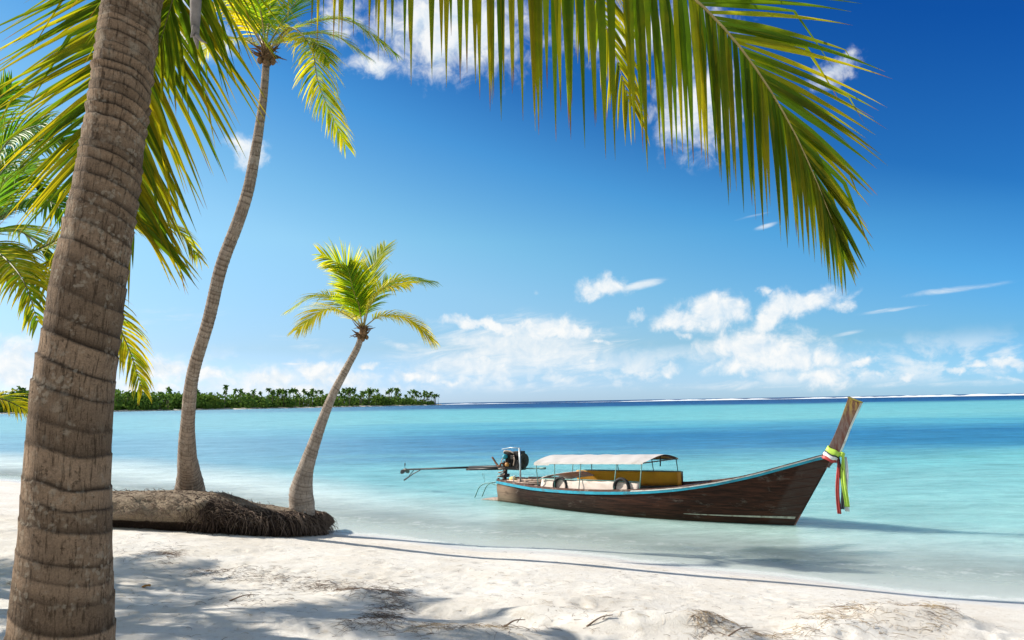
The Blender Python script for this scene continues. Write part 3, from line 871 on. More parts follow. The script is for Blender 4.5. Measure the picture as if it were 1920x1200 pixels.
tall, tt = leaning_palm("tall slender palm leaning right from the root bank, crown cut by the picture top", None,
    [(356, 938, 18.7), (356, 918, 18.6), (354, 885, 18.3), (351, 850, 17.9), (352, 790, 17.3), (362, 700, 16.7), (391, 600, 16.2), (415, 500, 15.8), (452, 400, 15.4), (471, 330, 15.25), (491, 205, 15.1), (499, 120, 15.0), (500, 95, 15.0)],
    [58, 54, 40, 33, 25, 23, 23, 24, 23, 21, 16, 14, 14], M_BARK_TALL, .10, 7)
short, st_ = leaning_palm("short young palm leaning right on the dark end of the root bank", None,
    [(566, 968, 18.4), (566, 945, 18.4), (565, 920, 18.35), (573, 880, 18.3), (586, 840, 18.3), (604, 790, 18.25), (624, 740, 18.2), (650, 690, 18.2), (671, 650, 18.15), (680, 618, 18.1)],
    [46, 46, 42, 29, 24, 19, 16, 14, 12, 11], M_BARK_YOUNG, .085, 9)


def crown(root, top, Y, specs, mat, rib_mat, n, W, seg, seed, rib=.016, **kw):
    for i, sp in enumerate(specs):
        pts, L, hue = sp[0], sp[1], sp[2]
        ex = dict(kw); ex.update(sp[3] if len(sp) > 3 else {})
        frond(px_curve([(q[0], q[1], Y + q[2]) for q in pts]), root, mat, rib_mat, n=n, L=L, W=W, hue=hue, seg=seg, seed=seed + i, rib=rib, **ex)


crown(short, st_, 18.1, [
    ([(681, 612, 0), (689, 550, .1), (700, 500, .2), (722, 463, .4)], .78, .48, dict(up=(-.6, -.75, .1), droop=(.25, .5), ang=(58, 30))),
    ([(679, 612, 0), (668, 550, -.2), (648, 505, -.4), (604, 478, -.8)], .76, .45, dict(up=(.35, -.8, .4), droop=(.5, .5), ang=(58, 30))),
    ([(682, 612, 0), (700, 560, .3), (745, 524, .6), (813, 528, .9)], .70, .32, dict(up=(-.1, -.45, .9))),
    ([(681, 612, 0), (695, 570, -.3), (722, 540, -.7), (768, 532, -1.0)], .70, .72, dict(up=(-.2, -.5, .8))),
    ([(682, 614, 0), (716, 592, .1), (765, 598, .1), (812, 638, .1)], .72, .74, dict(up=(.1, -.3, .95), droop=(1.2, 1.2))),
    ([(678, 612, 0), (650, 575, .4), (600, 553, .6), (540, 582, .7)], .72, .50, dict(up=(0, -.25, .95), droop=(1.0, 1.0))),
    ([(677, 614, 0), (652, 592, -.5), (610, 580, -1.0), (558, 618, -1.4)], .72, .68, dict(up=(0, -.4, .9), droop=(1.2, 1.2))),
    ([(680, 612, 0), (672, 575, -.1), (660, 535, -.4), (652, 500, -.7)], .72, .32, dict(up=(.2, -.95, .1), droop=(.5, .5), ang=(55, 28))),
], M_LEAF_TALL, M_RIB, 80, .036, 5, 100, .013, fold=False)
crown(tall, tt, 15.0, [
    ([(503, 92, 0), (560, 50, .1), (650, 38, .1), (742, 100, .1)], .75, .30, dict(up=(.05, -.35, .9), droop=(1.1, 1.1))),
    ([(503, 95, 0), (545, 52, -.6), (584, 92, -1.2), (598, 160, -1.5), (646, 268, -1.8)], .85, .52, dict(up=(.5, -.7, .5), droop=(.9, 1.1), ang=(55, 22))),
    ([(502, 90, 0), (560, 66, .6), (625, 66, 1.0), (692, 108, 1.3)], .65, .35, dict(up=(.05, -.3, .95))),
    ([(498, 90, 0), (505, 30, .2), (512, -30, .4), (530, -110, .7)], .80, .12, dict(up=(-.3, -.9, .1), droop=(.4, .4))),
    ([(501, 90, 0), (530, 40, .5), (565, -5, 1.0), (630, -40, 1.5)], .80, .15, dict(up=(-.2, -.7, .6), droop=(.7, .7))),
    ([(496, 92, 0), (465, 45, -.2), (425, 14, -.4), (378, 40, -.6), (362, 90, -.7)], .80, .85, dict(up=(-.2, -.6, .7), droop=(.8, 1.0))),
    ([(496, 90, 0), (470, 20, .5), (430, -30, .9), (370, -50, 1.2)], .8, .55, dict(up=(.1, -.7, .6))),
    ([(499, 90, 0), (490, 30, -.8), (470, -40, -1.4), (440, -100, -2.0)], .8, .30, dict(up=(.1, -.9, .2))),
    ([(500, 92, 0), (540, 75, -.5), (590, 80, -1.0), (618, 118, -1.3)], .62, .45, dict(up=(.3, -.6, .7), droop=(1.1, 1.1))),
    ([(496, 92, 0), (440, 72, .6), (395, 82, 1.0), (370, 120, 1.2)], .6, .6, dict(up=(0, -.3, .9), droop=(1.1, 1.1))),
], M_LEAF_TALL, M_RIB, 84, .036, 5, 200, .018, fold=False)


def heart(root, c, Y, s, seed):
    """fibre collar and dry leaf bases under a crown"""
    r_ = random.Random(seed); b = MB()
    c = P(c[0], c[1], Y)
    b.lathe(c + Vector((0, 0, -.35 * s)), (0.1, 0, 1), [(0, .10 * s), (.12 * s, .16 * s), (.3 * s, .17 * s), (.5 * s, .10 * s), (.62 * s, .03 * s)], 14)
    for i in range(26):
        a = r_.uniform(0, 6.28); d = Vector((math.cos(a), math.sin(a), r_.uniform(-.1, .9))).normalized()
        p = c + Vector((math.cos(a) * .1 * s, math.sin(a) * .1 * s, r_.uniform(-.25, .15) * s))
        l = r_.uniform(.2, .55) * s
        q = [p, p + d * l * .5, p + d * l + Vector((0, 0, -.25 * l if r_.random() < .6 else .2 * l))]
        b.tube(q, [.035 * s, .024 * s, .006 * s], 5)
    b.build("crown_fibre", M_FIBRE, root, smooth=True)
    for i in range(3):
        a = -2.2 + i * .9
        bb = MB(); p = c + Vector((math.cos(a) * .2 * s, math.sin(a) * .2 * s, -.28 * s - .05 * (i % 2)))
        bb.lathe(p + Vector((0, 0, .09 * s)), (0, 0, -1), [(0, .02 * s), (.03 * s, .06 * s), (.09 * s, .085 * s), (.15 * s, .07 * s), (.2 * s, .02 * s)], 10)
        bb.build("husk", M_FIBRE, root, smooth=True)


heart(short, (680, 620), 18.1, .55, 1)
heart(tall, (500, 98), 15.0, .75, 2)

# ------------------------------------------------------------------ 3. palms at the left edge
def side_palm(label, basep, top_px, Y, specs, seed, n=60, W=.04, seg=6, mat=None, rw=.17):
    mat = mat or M_LEAF_LEFT
    t = P(top_px[0], top_px[1], Y)
    bx, by = basep
    b0 = Vector((bx, by, gh(bx, by) - .05))
    root = empty("coconut_palm", b0); tag(root, label, "palm tree")
    trunk("trunk", [b0, b0.lerp(t, .3) + Vector((-.25, 0, 0)), b0.lerp(t, .7) + Vector((-.1, 0, 0)), t], [rw * 1.5, rw * 1.1, rw, rw * .9], .10, .05, M_BARK_TALL, root, 20, 6, seed, .15, .04)
    crown(root, t, Y, specs, mat, M_RIB_DARK, n, W, seg, seed, .022)
    return root


left = side_palm("palm standing behind the big trunk, its fronds spreading on both sides", (-8.2, 9.6), (-70, 450), 9.0, [
    ([(-60, 450, 0), (-20, 360, -.2), (40, 285, -.3), (100, 258, -.4), (150, 275, -.4)], .62, .12, dict(up=(-.5, -.75, .4), droop=(.5, .9))),
    ([(-60, 450, 0), (10, 400, -.6), (70, 370, -1.0), (130, 400, -1.2)], .60, .12, dict(up=(0, -.6, .8))),
    ([(-60, 460, 0), (50, 475, .3), (140, 436, .6), (250, 414, .9), (330, 430, 1.1), (372, 482, 1.2)], .62, .55, dict(up=(0, -.35, .93), droop=(1.0, 1.3))),
    ([(-60, 465, 0), (30, 505, -.2), (120, 520, 0), (200, 580, .2), (240, 650, .3), (266, 728, .3)], .60, .62, dict(up=(.4, -.5, .7), droop=(1.3, 1.3))),
    ([(-60, 465, 0), (0, 510, -.8), (60, 520, -1.2), (125, 575, -1.5)], .55, .62, dict(up=(.1, -.4, .9), droop=(1.3, 1.3))),
    ([(-60, 450, 0), (-60, 330, .1), (-30, 230, .2), (20, 160, .3)], .62, .2, dict(up=(.2, -.9, .2))),
    ([(-60, 450, 0), (-30, 400, -1), (10, 340, -1.6), (60, 310, -2.2)], .62, .18, dict(up=(.2, -.7, .6))),
    ([(-60, 450, 0), (20, 330, .8), (90, 300, 1.4), (160, 330, 1.8)], .60, .2, dict(up=(0, -.5, .8))),
    ([(-60, 455, 0), (0, 430, .5), (50, 440, .9), (110, 500, 1.2)], .62, .25, dict(up=(0, -.5, .85))),
    ([(-60, 455, 0), (-10, 470, -1.2), (40, 520, -1.8), (70, 600, -2.0)], .55, .5, dict(up=(.2, -.5, .8), droop=(1.3, 1.3))),
    ([(-60, 450, 0), (-20, 330, -.5), (20, 260, -.8), (80, 230, -1.0)], .62, .22, dict(up=(-.3, -.8, .4))),
    ([(-60, 450, 0), (0, 350, .2), (50, 340, .4), (100, 370, .5)], .6, .15, dict(up=(0, -.6, .8))),
    ([(-70, 450, 0), (-150, 350, .2), (-260, 320, .3), (-360, 400, .3)], .6, .3),
    ([(-70, 450, 0), (-160, 420, -.8), (-270, 440, -1.4), (-340, 540, -1.6)], .6, .4),
    ([(-70, 450, 0), (-150, 400, 1), (-250, 390, 1.8), (-330, 460, 2.2)], .6, .4),
], 300)
low = side_palm("low palm frond with yellow leaflets reaching in from the left edge", (-9.2, 11.6), (-120, 800), 11.5, [
    ([(-118, 800, 0), (-60, 760, 0), (0, 748, 0), (62, 776, 0)], .42, .62, dict(up=(0, -.45, .9), droop=(1.0, 1.3))),
    ([(-118, 800, 0), (-140, 740, .2), (-170, 690, .3), (-220, 670, .4)], .42, .4),
    ([(-118, 800, 0), (-100, 740, .5), (-80, 700, 1.0), (-40, 690, 1.4)], .38, .3, dict(up=(0, -.4, .9))),
    ([(-118, 800, 0), (-170, 780, -.3), (-230, 790, -.5), (-270, 830, -.6)], .42, .5),
], 340, 40, .03, 5, M_LEAF_TALL, .12)

# ------------------------------------------------------------------ palms out of view on the left that shade the foreground sand
def free_palm(label, base, top, n_fr, ln, seed):
    r2 = random.Random(seed)
    b0 = Vector((base[0], base[1], gh(base[0], base[1]) - .05)); t = Vector(top)
    root = empty("coconut_palm", b0); tag(root, label, "palm tree")
    trunk("trunk", [b0, b0.lerp(t, .4) + Vector((-.2, 0, 0)), t], [.24, .16, .14], .10, .05, M_BARK_TALL, root, 16, 5, seed, .15, .04)
    for i in range(n_fr):
        a = 2 * math.pi * i / n_fr + r2.uniform(-.2, .2); e = r2.choice((.9, .5, .2, .6)); l = ln * r2.uniform(.8, 1.1)
        d = Vector((math.cos(a) * math.cos(e), math.sin(a) * math.cos(e), math.sin(e))); p = t.copy(); pts = [p.copy()]
        for k in range(4):
            p = p + d * l / 4; d = (d + Vector((0, 0, -.32))).normalized(); pts.append(p.copy())
        frond(pts, root, M_LEAF_LEFT, M_RIB_DARK, n=54, L=.62, W=.045, hue=r2.uniform(.1, .5), seg=4, seed=seed + i, rib=.022, fold=False)


free_palm("palm out of view left of the beach, its shadow falling on the near sand", (-11.4, 10.9), (-11.0, 11.2, 5.7), 13, 2.7, 500)
free_palm("palm out of view farther left, its shadow reaching the sand behind the big trunk", (-15.2, 13.6), (-14.6, 13.4, 6.0), 13, 2.6, 540)
free_palm("young palm out of view close to the left of the beach", (-9.3, 8.2), (-9.6, 8.6, 3.6), 11, 2.2, 580)

# ------------------------------------------------------------------ 4. the long-tail boat
BANG = math.radians(-40.345)
boat = empty("longtail_boat", Vector((-.2366, 24.921, 0)), BANG)
tag(boat, "wooden long-tailed boat with white awning and upswept prow moored in the shallows", "boat")


def bw(x, y, z):
    return boat.location + Matrix.Rotation(BANG, 3, 'Z') @ Vector((x, y, z))


GX_T = [0, .83, 1.66, 2.49, 3.32, 4.15, 4.97, 5.80, 6.63, 7.46, 8.29, 9.12, 9.95]
GB_T = [.45, .64, .82, .96, 1.07, 1.12, 1.11, 1.07, .98, .82, .61, .34, .035]
GZ_T = [.65, .61, .575, .58, .60, .63, .68, .75, .855, 1.01, 1.215, 1.475, 1.735]
WX_T = [0, .83, 1.66, 2.49, 3.32, 4.15, 4.97, 5.80, 6.63, 7.46, 8.29, 8.60, 8.93]
WB_T = [.36, .50, .68, .84, .94, .97, .95, .86, .71, .51, .25, .14, .03]


def sm(x, xs, ys):
    """smooth interpolation"""
    h = .25
    return sum(np.interp(np.clip(x + d * h, xs[0], xs[-1]), xs, ys) * w_ for d, w_ in ((-1, .25), (0, .5), (1, .25)))


NST = 70
stations = np.linspace(0, 1, NST)


def station(t, inset=0.0):
    """gunwale, chine and keel points for the starboard half (y<0) as list of (x,y,z) top to bottom"""
    xg = 9.95 * t; xw = 8.93 * t
    bg_ = max(.03, float(sm(xg, GX_T, GB_T)) - inset); zg = float(sm(xg, GX_T, GZ_T)); bw_ = max(.02, float(sm(xw, WX_T, WB_T)) - inset)
    kz = -.24 + .05 * abs(t - .5)
    xk = 8.80 * t
    out_ = []
    for k in range(9):
        u = k / 8
        if u <= .62:
            q = u / .62
            y = bg_ + (bw_ - bg_) * q + .055 * math.sin(math.pi * q) * min(1, (1 - t) * 5)
            x = xg + (xw - xg) * q; z = zg * (1 - q)
        else:
            q = (u - .62) / .38
            y = bw_ * (1 - q ** 1.4) + .02 * q; x = xw + (xk - xw) * q; z = kz * q ** .8
        out_.append((x, y, z))
    return out_


m, nt, out = new_mat("weathered_hull_wood")
tc = nd(nt, 'ShaderNodeTexCoord').outputs['Object']
so_ = nd(nt, 'ShaderNodeSeparateXYZ', {0: tc})
gr = noise(nt, vm(nt, 'MULTIPLY', tc, (.5, 1, 7)), 3.2, 8, .7, .3)
patch = noise(nt, vm(nt, 'MULTIPLY', tc, (.55, 1, 1.3)), 1.5, 5, .65, .4)
c = mixc(nt, smooth(nt, gr, .35, .68), (.024, .011, .008), (.078, .028, .017))
aft = smooth(nt, so_.outputs[0], 5.6, 3.0)
c = mixc(nt, ma(nt, 'MULTIPLY', aft, .75), c, mixc(nt, smooth(nt, gr, .35, .65), (.014, .011, .009), (.036, .026, .020)))
c = mixc(nt, ma(nt, 'MULTIPLY', smooth(nt, patch, .54, .66), .75), c, (.030, .013, .010))
wear = smooth(nt, noise(nt, vm(nt, 'MULTIPLY', tc, (.8, 1, 2.2)), 2.4, 9, .75, .6), .56, .70)
c = mixc(nt, ma(nt, 'MULTIPLY', wear, .6), c, (.17, .135, .115))
stern = smooth(nt, so_.outputs[0], 1.1, .25)
c = mixc(nt, ma(nt, 'MULTIPLY', stern, smooth(nt, patch, .30, .55)), c, (.30, .20, .14))
stem = smooth(nt, ma(nt, 'SUBTRACT', so_.outputs[0], ma(nt, 'MULTIPLY', so_.outputs[2], .62)), 8.30, 8.42)
c = mixc(nt, ma(nt, 'MULTIPLY', stem, .6), c, mixc(nt, smooth(nt, gr, .35, .65), (.10, .07, .06), (.055, .028, .022)))
# plank seams run with the sheer
seam = ma(nt, 'FRACT', ma(nt, 'MULTIPLY', ma(nt, 'SUBTRACT', so_.outputs[2], ma(nt, 'MULTIPLY', ma(nt, 'POWER', ma(nt, 'MAXIMUM', ma(nt, 'SUBTRACT', so_.outputs[0], 3.0), 0), 2.0), .016)), 5.2))
sm_ = ma(nt, 'MULTIPLY', smooth(nt, ma(nt, 'ABSOLUTE', ma(nt, 'SUBTRACT', seam, .5)), .04, .012), .55)
c = mixc(nt, sm_, c, (.016, .009, .007))
scum = smooth(nt, ma(nt, 'ADD', so_.outputs[2], ma(nt, 'MULTIPLY', ma(nt, 'SUBTRACT', patch, .5), .12)), .10, .02)
c = mixc(nt, ma(nt, 'MULTIPLY', scum, .6), c, (.035, .022, .012))
principled(nt, out, c, .75, .12, ma(nt, 'ADD', gr, ma(nt, 'MULTIPLY', sm_, -1.2)), .5, .02)
M_HULL = m
M_INNER = m_simple("inner_hull_paint", (.085, .10, .095), .8, .2, .35, 6, dirt=(.17, .13, .11))
M_BOOT = m_simple("worn_cream_paint", (.46, .41, .33), .7, .2, .25, 9, dirt=(.16, .10, .07))
M_TEAL = m_simple("teal_paint", (.025, .30, .42), .5, .3, .22, 5, dirt=(.05, .17, .22))
M_WHITE = m_simple("white_paint", (.70, .68, .64), .6, .3, .15, 7, dirt=(.42, .38, .33))
M_CAP = m_simple("gunwale_brown", (.10, .045, .032), .6, .3, .3, 6, dirt=(.25, .19, .16))
M_PALEW = m_simple("bleached_plank", (.46, .35, .28), .8, .2, .3, 9, dirt=(.20, .14, .11))
M_TARP = m_simple("white_tarpaulin", (.52, .485, .455), .7, .25, .08, 3, dirt=(.40, .36, .32))
M_CREAM = m_simple("cream_canvas", (.66, .56, .49), .85, .1, .12, 4, dirt=(.50, .40, .34))
M_YELLOW = m_simple("yellow_tarpaulin", (.95, .52, .10), .7, .2, .12, 4, dirt=(.82, .43, .08))
_p = [n for n in M_YELLOW.node_tree.nodes if n.type == 'BSDF_PRINCIPLED'][0]     # thin tarpaulin lets light through
_nt = M_YELLOW.node_tree; _o = [n for n in _nt.nodes if n.type == 'OUTPUT_MATERIAL'][0]
_t = nd(_nt, 'ShaderNodeBsdfTranslucent', {'Color': (.95, .62, .10, 1)})
_nt.links.new(nd(_nt, 'ShaderNodeMixShader', {0: .5, 1: _p.outputs[0], 2: _t.outputs[0]}).outputs[0], _o.inputs[0])
M_ORANGE = m_simple("orange_lining", (.80, .32, .05), .8, .1, .45, 7, dirt=(.20, .05, .02))
M_STEEL = m_simple("galvanised_steel", (.42, .46, .48), .4, .5, .2, 12, metal=.5)
M_GPIPE = m_simple("green_painted_pipe", (.12, .26, .24), .5, .4, .25, 12)
M_BLACK = m_simple("oily_black_iron", (.012, .011, .011), .5, .3, .5, 16, metal=.0, dirt=(.035, .022, .016))
M_RUST = m_simple("rusty_iron", (.15, .065, .035), .75, .3, .45, 18, metal=.2, dirt=(.05, .03, .02))
M_BALL = m_simple("turquoise_enamel", (.03, .33, .42), .3, .5, .15, 10)
M_RUBBER = m_simple("worn_black_rubber", (.020, .020, .021), .75, .3, .4, 20, dirt=(.06, .06, .06))

# hull shell: starboard, keel, port, with a transom
rows = []
for t in stations:
    s = station(t)
    rows.append([(x, -y, z) for x, y, z in s] + [(x, y, z) for x, y, z in reversed(s)])
b = MB(); b.grid(rows)
b.add([p for p in rows[0]], [tuple(reversed(range(18)))])
b.build("hull", M_HULL, boat, smooth=True, local=True)
# inside
rows = []
for t in stations[1:-3]:
    s = [q for q in station(t, .06)]
    zf = .06 + .0 * t
    zg = s[0][2]
    top = s[0]; pts = []
    for q in np.linspace(0, 1, 6):
        z = zg - .012 - (zg - zf) * q
        tt_ = (zg - z) / zg
        y = s[0][1] + (s[5][1] - s[0][1]) * min(1, tt_)
        x = s[0][0] + (s[5][0] - s[0][0]) * tt_
        pts.append((x, y, z))
    rows.append([(x, -y, z) for x, y, z in pts] + [(x, y, z) for x, y, z in reversed(pts)])
b = MB(); b.grid(rows); b.build("inner_planking", M_INNER, boat, smooth=False, local=True)


def sheer(dy=0.0, dz=0.0, t0=0.0, t1=1.0, n=60, side=-1, down=0.0):
    """points along the gunwale, moved outwards by dy, dropped down the hull by `down`"""
    pts = []
    for t in np.linspace(t0, t1, n):
        s = station(t); a, c_ = s[0], s[2]
        q = down / max(.05, (a[2] - c_[2]))
        pts.append(Vector((a[0] + (c_[0] - a[0]) * q, side * (a[1] + (c_[1] - a[1]) * q + dy), a[2] + (c_[2] - a[2]) * q + dz)))
    return pts


for side in (-1, 1):
    out_top = sheer(.028, .02, 0, 1, 60, side); in_top = sheer(-.075, .02, 0, 1, 60, side)
    out_b = sheer(.028, -.028, 0, 1, 60, side); in_b = sheer(-.075, -.028, 0, 1, 60, side)
    b = MB(); b.grid([[a, b_, c_, d_] for a, b_, c_, d_ in zip(out_top, in_top, in_b, out_b)], closed=True)
    b.build("gunwale", M_CAP, boat, smooth=False, local=True)
    # teal rubbing strake below it, white edge above
    a1 = sheer(.034, 0, 0, .985, 60, side, .030); a2 = sheer(.036, 0, 0, .985, 60, side, .105)
    b1 = sheer(.004, 0, 0, .985, 60, side, .030); b2 = sheer(.004, 0, 0, .985, 60, side, .105)
    b = MB(); b.grid([[p, q, r2, s2] for p, q, r2, s2 in zip(b1, a1, a2, b2)])
    b.build("rubbing_strake", M_TEAL, boat, smooth=False, local=True)
    w1 = sheer(.040, .006, .52, .985, 40, side, .012); w2 = sheer(.040, 0, .52, .985, 40, side, .034)
    w0 = sheer(.01, .006, .52, .985, 40, side, .012); w3 = sheer(.01, 0, .52, .985, 40, side, .034)
    b = MB(); b.grid([[p, q, r2, s2] for p, q, r2, s2 in zip(w0, w1, w2, w3)])
    b.build("white_edge", M_WHITE, boat, smooth=False, local=True)
    # pale line above the boot top near the bow
    ln = []
    for t in np.linspace(.71, .993, 40):
        s = station(t); zz = .175 + .03 * (t - .62)
        k = 1 - zz / s[0][2]
        w_ = .006 + .020 * (t - .71) / .28
        r_ = []
        for (dz, dy) in ((w_, .002), (w_, .012), (-w_, .012), (-w_, .002)):
            q = 1 - (zz + dz) / s[0][2]
            i = min(4, int(q / .62 * 5 * .62)); 
            # interpolate along the side by height
            zs = [p[2] for p in s[:6]]
            y = np.interp(-(zz + dz), [-z_ for z_ in zs], [p[1] for p in s[:6]]); x = np.interp(-(zz + dz), [-z_ for z_ in zs], [p[0] for p in s[:6]])
            r_.append((x, side * (y + dy), zz + dz))
        ln.append(r_)
    b = MB(); b.grid(ln); b.build("boot_line", M_BOOT, boat, smooth=False, local=True)
# ribs
for t in (.70, .735, .77, .805, .84, .875, .05, .1, .15):
    for side in (-1, 1):
        s = station(t, .065); b = MB()
        pts = [Vector((s[0][0], side * (s[0][1] - .01), s[0][2] - .03)), Vector((s[2][0], side * (s[2][1] - .01), s[2][2])), Vector((s[5][0], side * (s[5][1] - .02), .10))]
        b.tube(pts, .028, 4); b.build("rib", M_PALEW, boat, local=True)
# prow post
m, nt, out = new_mat("painted_prow_wood")
tc = nd(nt, 'ShaderNodeTexCoord').outputs['Object']
sz = nd(nt, 'ShaderNodeSeparateXYZ', {0: tc}).outputs[2]
g1 = noise(nt, vm(nt, 'MULTIPLY', tc, (4, 4, .8)), 3.5, 8, .7, .3)
c = mixc(nt, smooth(nt, g1, .38, .62), (.085, .032, .022), (.14, .105, .095))
c = mixc(nt, ma(nt, 'MULTIPLY', smooth(nt, sz, 2.35, 2.95), smooth(nt, g1, .40, .58)), c, (.30, .20, .03))
c = mixc(nt, smooth(nt, g1, .58, .68), c, (.06, .028, .02))
principled(nt, out, c, .7, .25, g1, .4, .015)
M_PROW = m
back = crom([(9.62, 0, 1.52), (9.80, 0, 1.80), (9.96, 0, 2.08), (10.13, 0, 2.45), (10.34, 0, 2.97)], 14)
fore = crom([(9.80, 0, 1.38), (10.03, 0, 1.66), (10.19, 0, 1.98), (10.36, 0, 2.37), (10.60, 0, 2.845)], 14)
b = MB()
b.grid([[(p.x, -.075, p.z), (p.x, .075, p.z), (q.x, .05, q.z), (q.x, -.05, q.z)] for p, q in zip(back, fore)], closed=True)
n0 = len(b.v)
b.f += [(n0 - 1, n0 - 2, n0 - 3, n0 - 4), (0, 1, 2, 3)]
prow = b.build("prow_post", M_PROW, boat, local=True, bevel=.012)
b = MB()
b.grid([[(q.x - .004, -.052, q.z), (q.x + .018, -.03, q.z - .004), (q.x + .018, .03, q.z - .004), (q.x - .004, .052, q.z)] for q in fore[3:]])
b.build("edge_strip", M_WHITE, prow, local=True)
b = MB(); p, q = back[-1], fore[-1]
b.grid([[(p.x - .015, -.085, p.z + .002), (p.x - .015, .085, p.z + .002), (p.x - .01, .085, p.z + .02), (p.x - .01, -.085, p.z + .02)], [(q.x + .02, -.06, q.z + .002), (q.x + .02, .06, q.z + .002), (q.x + .02, .06, q.z + .02), (q.x + .02, -.06, q.z + .02)]], closed=True)
b.f += [(3, 2, 1, 0), (4, 5, 6, 7)]
b.build("end_cap", m_simple("mossy_yellow_paint", (.30, .24, .05), .7, .2, .3, 12), prow, local=True)
# stern post, deck boards and thwarts
for y in (-.36, .36):
    b = MB(); b.box((-.03, y, .30), (.06, .05, .80)); b.build("stern_post", M_HULL, boat, local=True, bevel=.008)
b = MB(); b.box((-.25, 0, .02), (1.15, .60, .05), Matrix.Rotation(math.radians(-4), 3, 'Y')); b.build("stern_step", M_PALEW, boat, local=True, bevel=.008)
for x, wd in ((.30, .40), (.72, .16), (1.05, .12), (1.42, .14)):
    hb = float(sm(x, GX_T, GB_T)) - .05; z = float(sm(x, GX_T, GZ_T)) - .05
    b = MB(); b.box((x, 0, z), (wd, hb * 2, .035), Matrix.Rotation(math.radians(rng.uniform(-6, 6)), 3, 'Z')); b.build("thwart", M_PALEW, boat, local=True, bevel=.006)
for i in range(5):
    b = MB(); y = -.5 + i * .22
    b.tube([(.15 + i * .1, y, .60 + .02 * i), (1.9, y * 1.2, .63 + .025 * i)], .028, 6); b.build("loose_spar", M_PALEW, boat, smooth=True, local=True)
b = MB(); b.box((6.35, 0, .80), (.10, 1.75, .05)); b.build("thwart", M_CAP, boat, local=True, bevel=.006)
b = MB(); b.grid([[Vector((x, s_, float(sm(x, GX_T, GZ_T)) - .03 + .02)) for s_ in np.linspace(-float(sm(x, GX_T, GB_T)) + .07, float(sm(x, GX_T, GB_T)) - .07, 5)] for x in np.linspace(7.9, 9.4, 8)])
b.build("fore_deck", M_CAP, boat, local=True, solid=.03)

# awning: arched canvas on a pipe frame
AW0, AW1 = 1.83, 5.42


def awz(x, y):
    u = (x - AW0) / (AW1 - AW0)
    return 1.26 + .13 * u + (.165 - .01 * u) * (1 - (abs(y) / .92) ** 1.7) + .004 * math.sin(x * 9) * (abs(y) < .9)


b = MB()
b.grid([[Vector((AW0 + (AW1 - AW0) * u + .10 * (1 - (y / .92) ** 2) * (1 if u > .98 else (-.6 if u < .02 else 0)), y, awz(AW0 + (AW1 - AW0) * u, y) + .006 * math.sin(u * 40 + y * 5))) for y in np.linspace(-.92, .92, 17)] for u in np.linspace(0, 1, 30)])
awn = b.build("awning", M_TARP, boat, smooth=True, local=True)
b = MB()
b.grid([[Vector((x, y, awz(x, y) - .02)) for y in np.linspace(-.89, .89, 17)] for x in np.linspace(AW0 + .03, AW1 - .02, 12)])
b.build("awning_lining", M_ORANGE, awn, smooth=True, local=True)
b = MB()   # scalloped hem along both long edges
for sd in (-1, 1):
    top = []; bot = []
    for u in np.linspace(0, 1, 90):
        x = AW0 + (AW1 - AW0) * u
        z = awz(x, .92)
        top.append(Vector((x, sd * .925, z + .004))); bot.append(Vector((x, sd * .935, z - .035 - .006 * abs(math.sin(u * 34)) - (.035 if u < .15 else 0))))
    b.grid([[p, q] for p, q in zip(top, bot)])
b.build("awning_hem", M_TARP, awn, local=True, solid=.004)
for sd in (-1, 1):
    b = MB(); b.tube([(AW0 + .02, sd * .90, awz(AW0, .92) - .03), (AW1 - .02, sd * .90, awz(AW1, .92) - .03)], .014, 6); b.build("awning_rail", M_GPIPE, awn, smooth=True, local=True)
for x in (AW0 + .05, 2.55, 3.45, 4.6, AW1 - .05):
    for sd in (-1, 1):
        b = MB(); zb = float(sm(x, GX_T, GZ_T)) - .02
        b.tube([(x, sd * (float(sm(x, GX_T, GB_T)) - .05), zb), (x, sd * .90, awz(x, .92) - .02)], .013, 6); b.build("awning_pole", M_GPIPE, awn, smooth=True, local=True)
    b = MB(); b.tube([(x, y, awz(x, y) - .035) for y in np.linspace(-.9, .9, 13)], .012, 6); b.build("awning_hoop", M_STEEL if x < AW1 - .1 else M_CAP, awn, smooth=True, local=True)
b = MB(); b.tube([(AW1 - .05, -.9, awz(AW1, .92) - .02), (AW1 - .05, .9, awz(AW1, .92) - .02)], .016, 6); b.build("awning_crossbar", M_CAP, awn, smooth=True, local=True)
b = MB(); b.tube([(AW1 - .08, .1, 1.50), (AW1 - .09, .12, 1.36), (AW1 - .09, .1, 1.22)], .018, 5); b.build("hanging_strap", M_BLACK, awn, smooth=True, local=True)


def screen(name, mat, x0, x1, sd, ztop0, ztop1, inset, sag=.02, front=0.0):
    b = MB(); rows = []
    n = 40
    for i in range(n + 1):
        u = i / n; x = x0 + (x1 - x0) * u
        hb = float(sm(x, GX_T, GB_T)) - inset; zb = float(sm(x, GX_T, GZ_T)) - .06
        zt = ztop0 + (ztop1 - ztop0) * u - sag * abs(math.sin(u * math.pi * 4))
        rows.append([Vector((x, sd * (hb + .015 * math.sin(u * 31 + k * 1.3) - .04 * k / 5), zb + (zt - zb) * k / 5)) for k in range(6)])
    b.grid(rows)
    if front:
        hb = float(sm(x1, GX_T, GB_T)) - inset; zb = float(sm(x1, GX_T, GZ_T)) - .06
        b.grid([[Vector((x1, sd * (hb - .04 * k / 5) - sd * front * j / 4, zb + (ztop1 - zb) * k / 5)) for k in range(6)] for j in range(5)])
    return b.build(name, mat, boat, smooth=True, local=True, solid=.008)


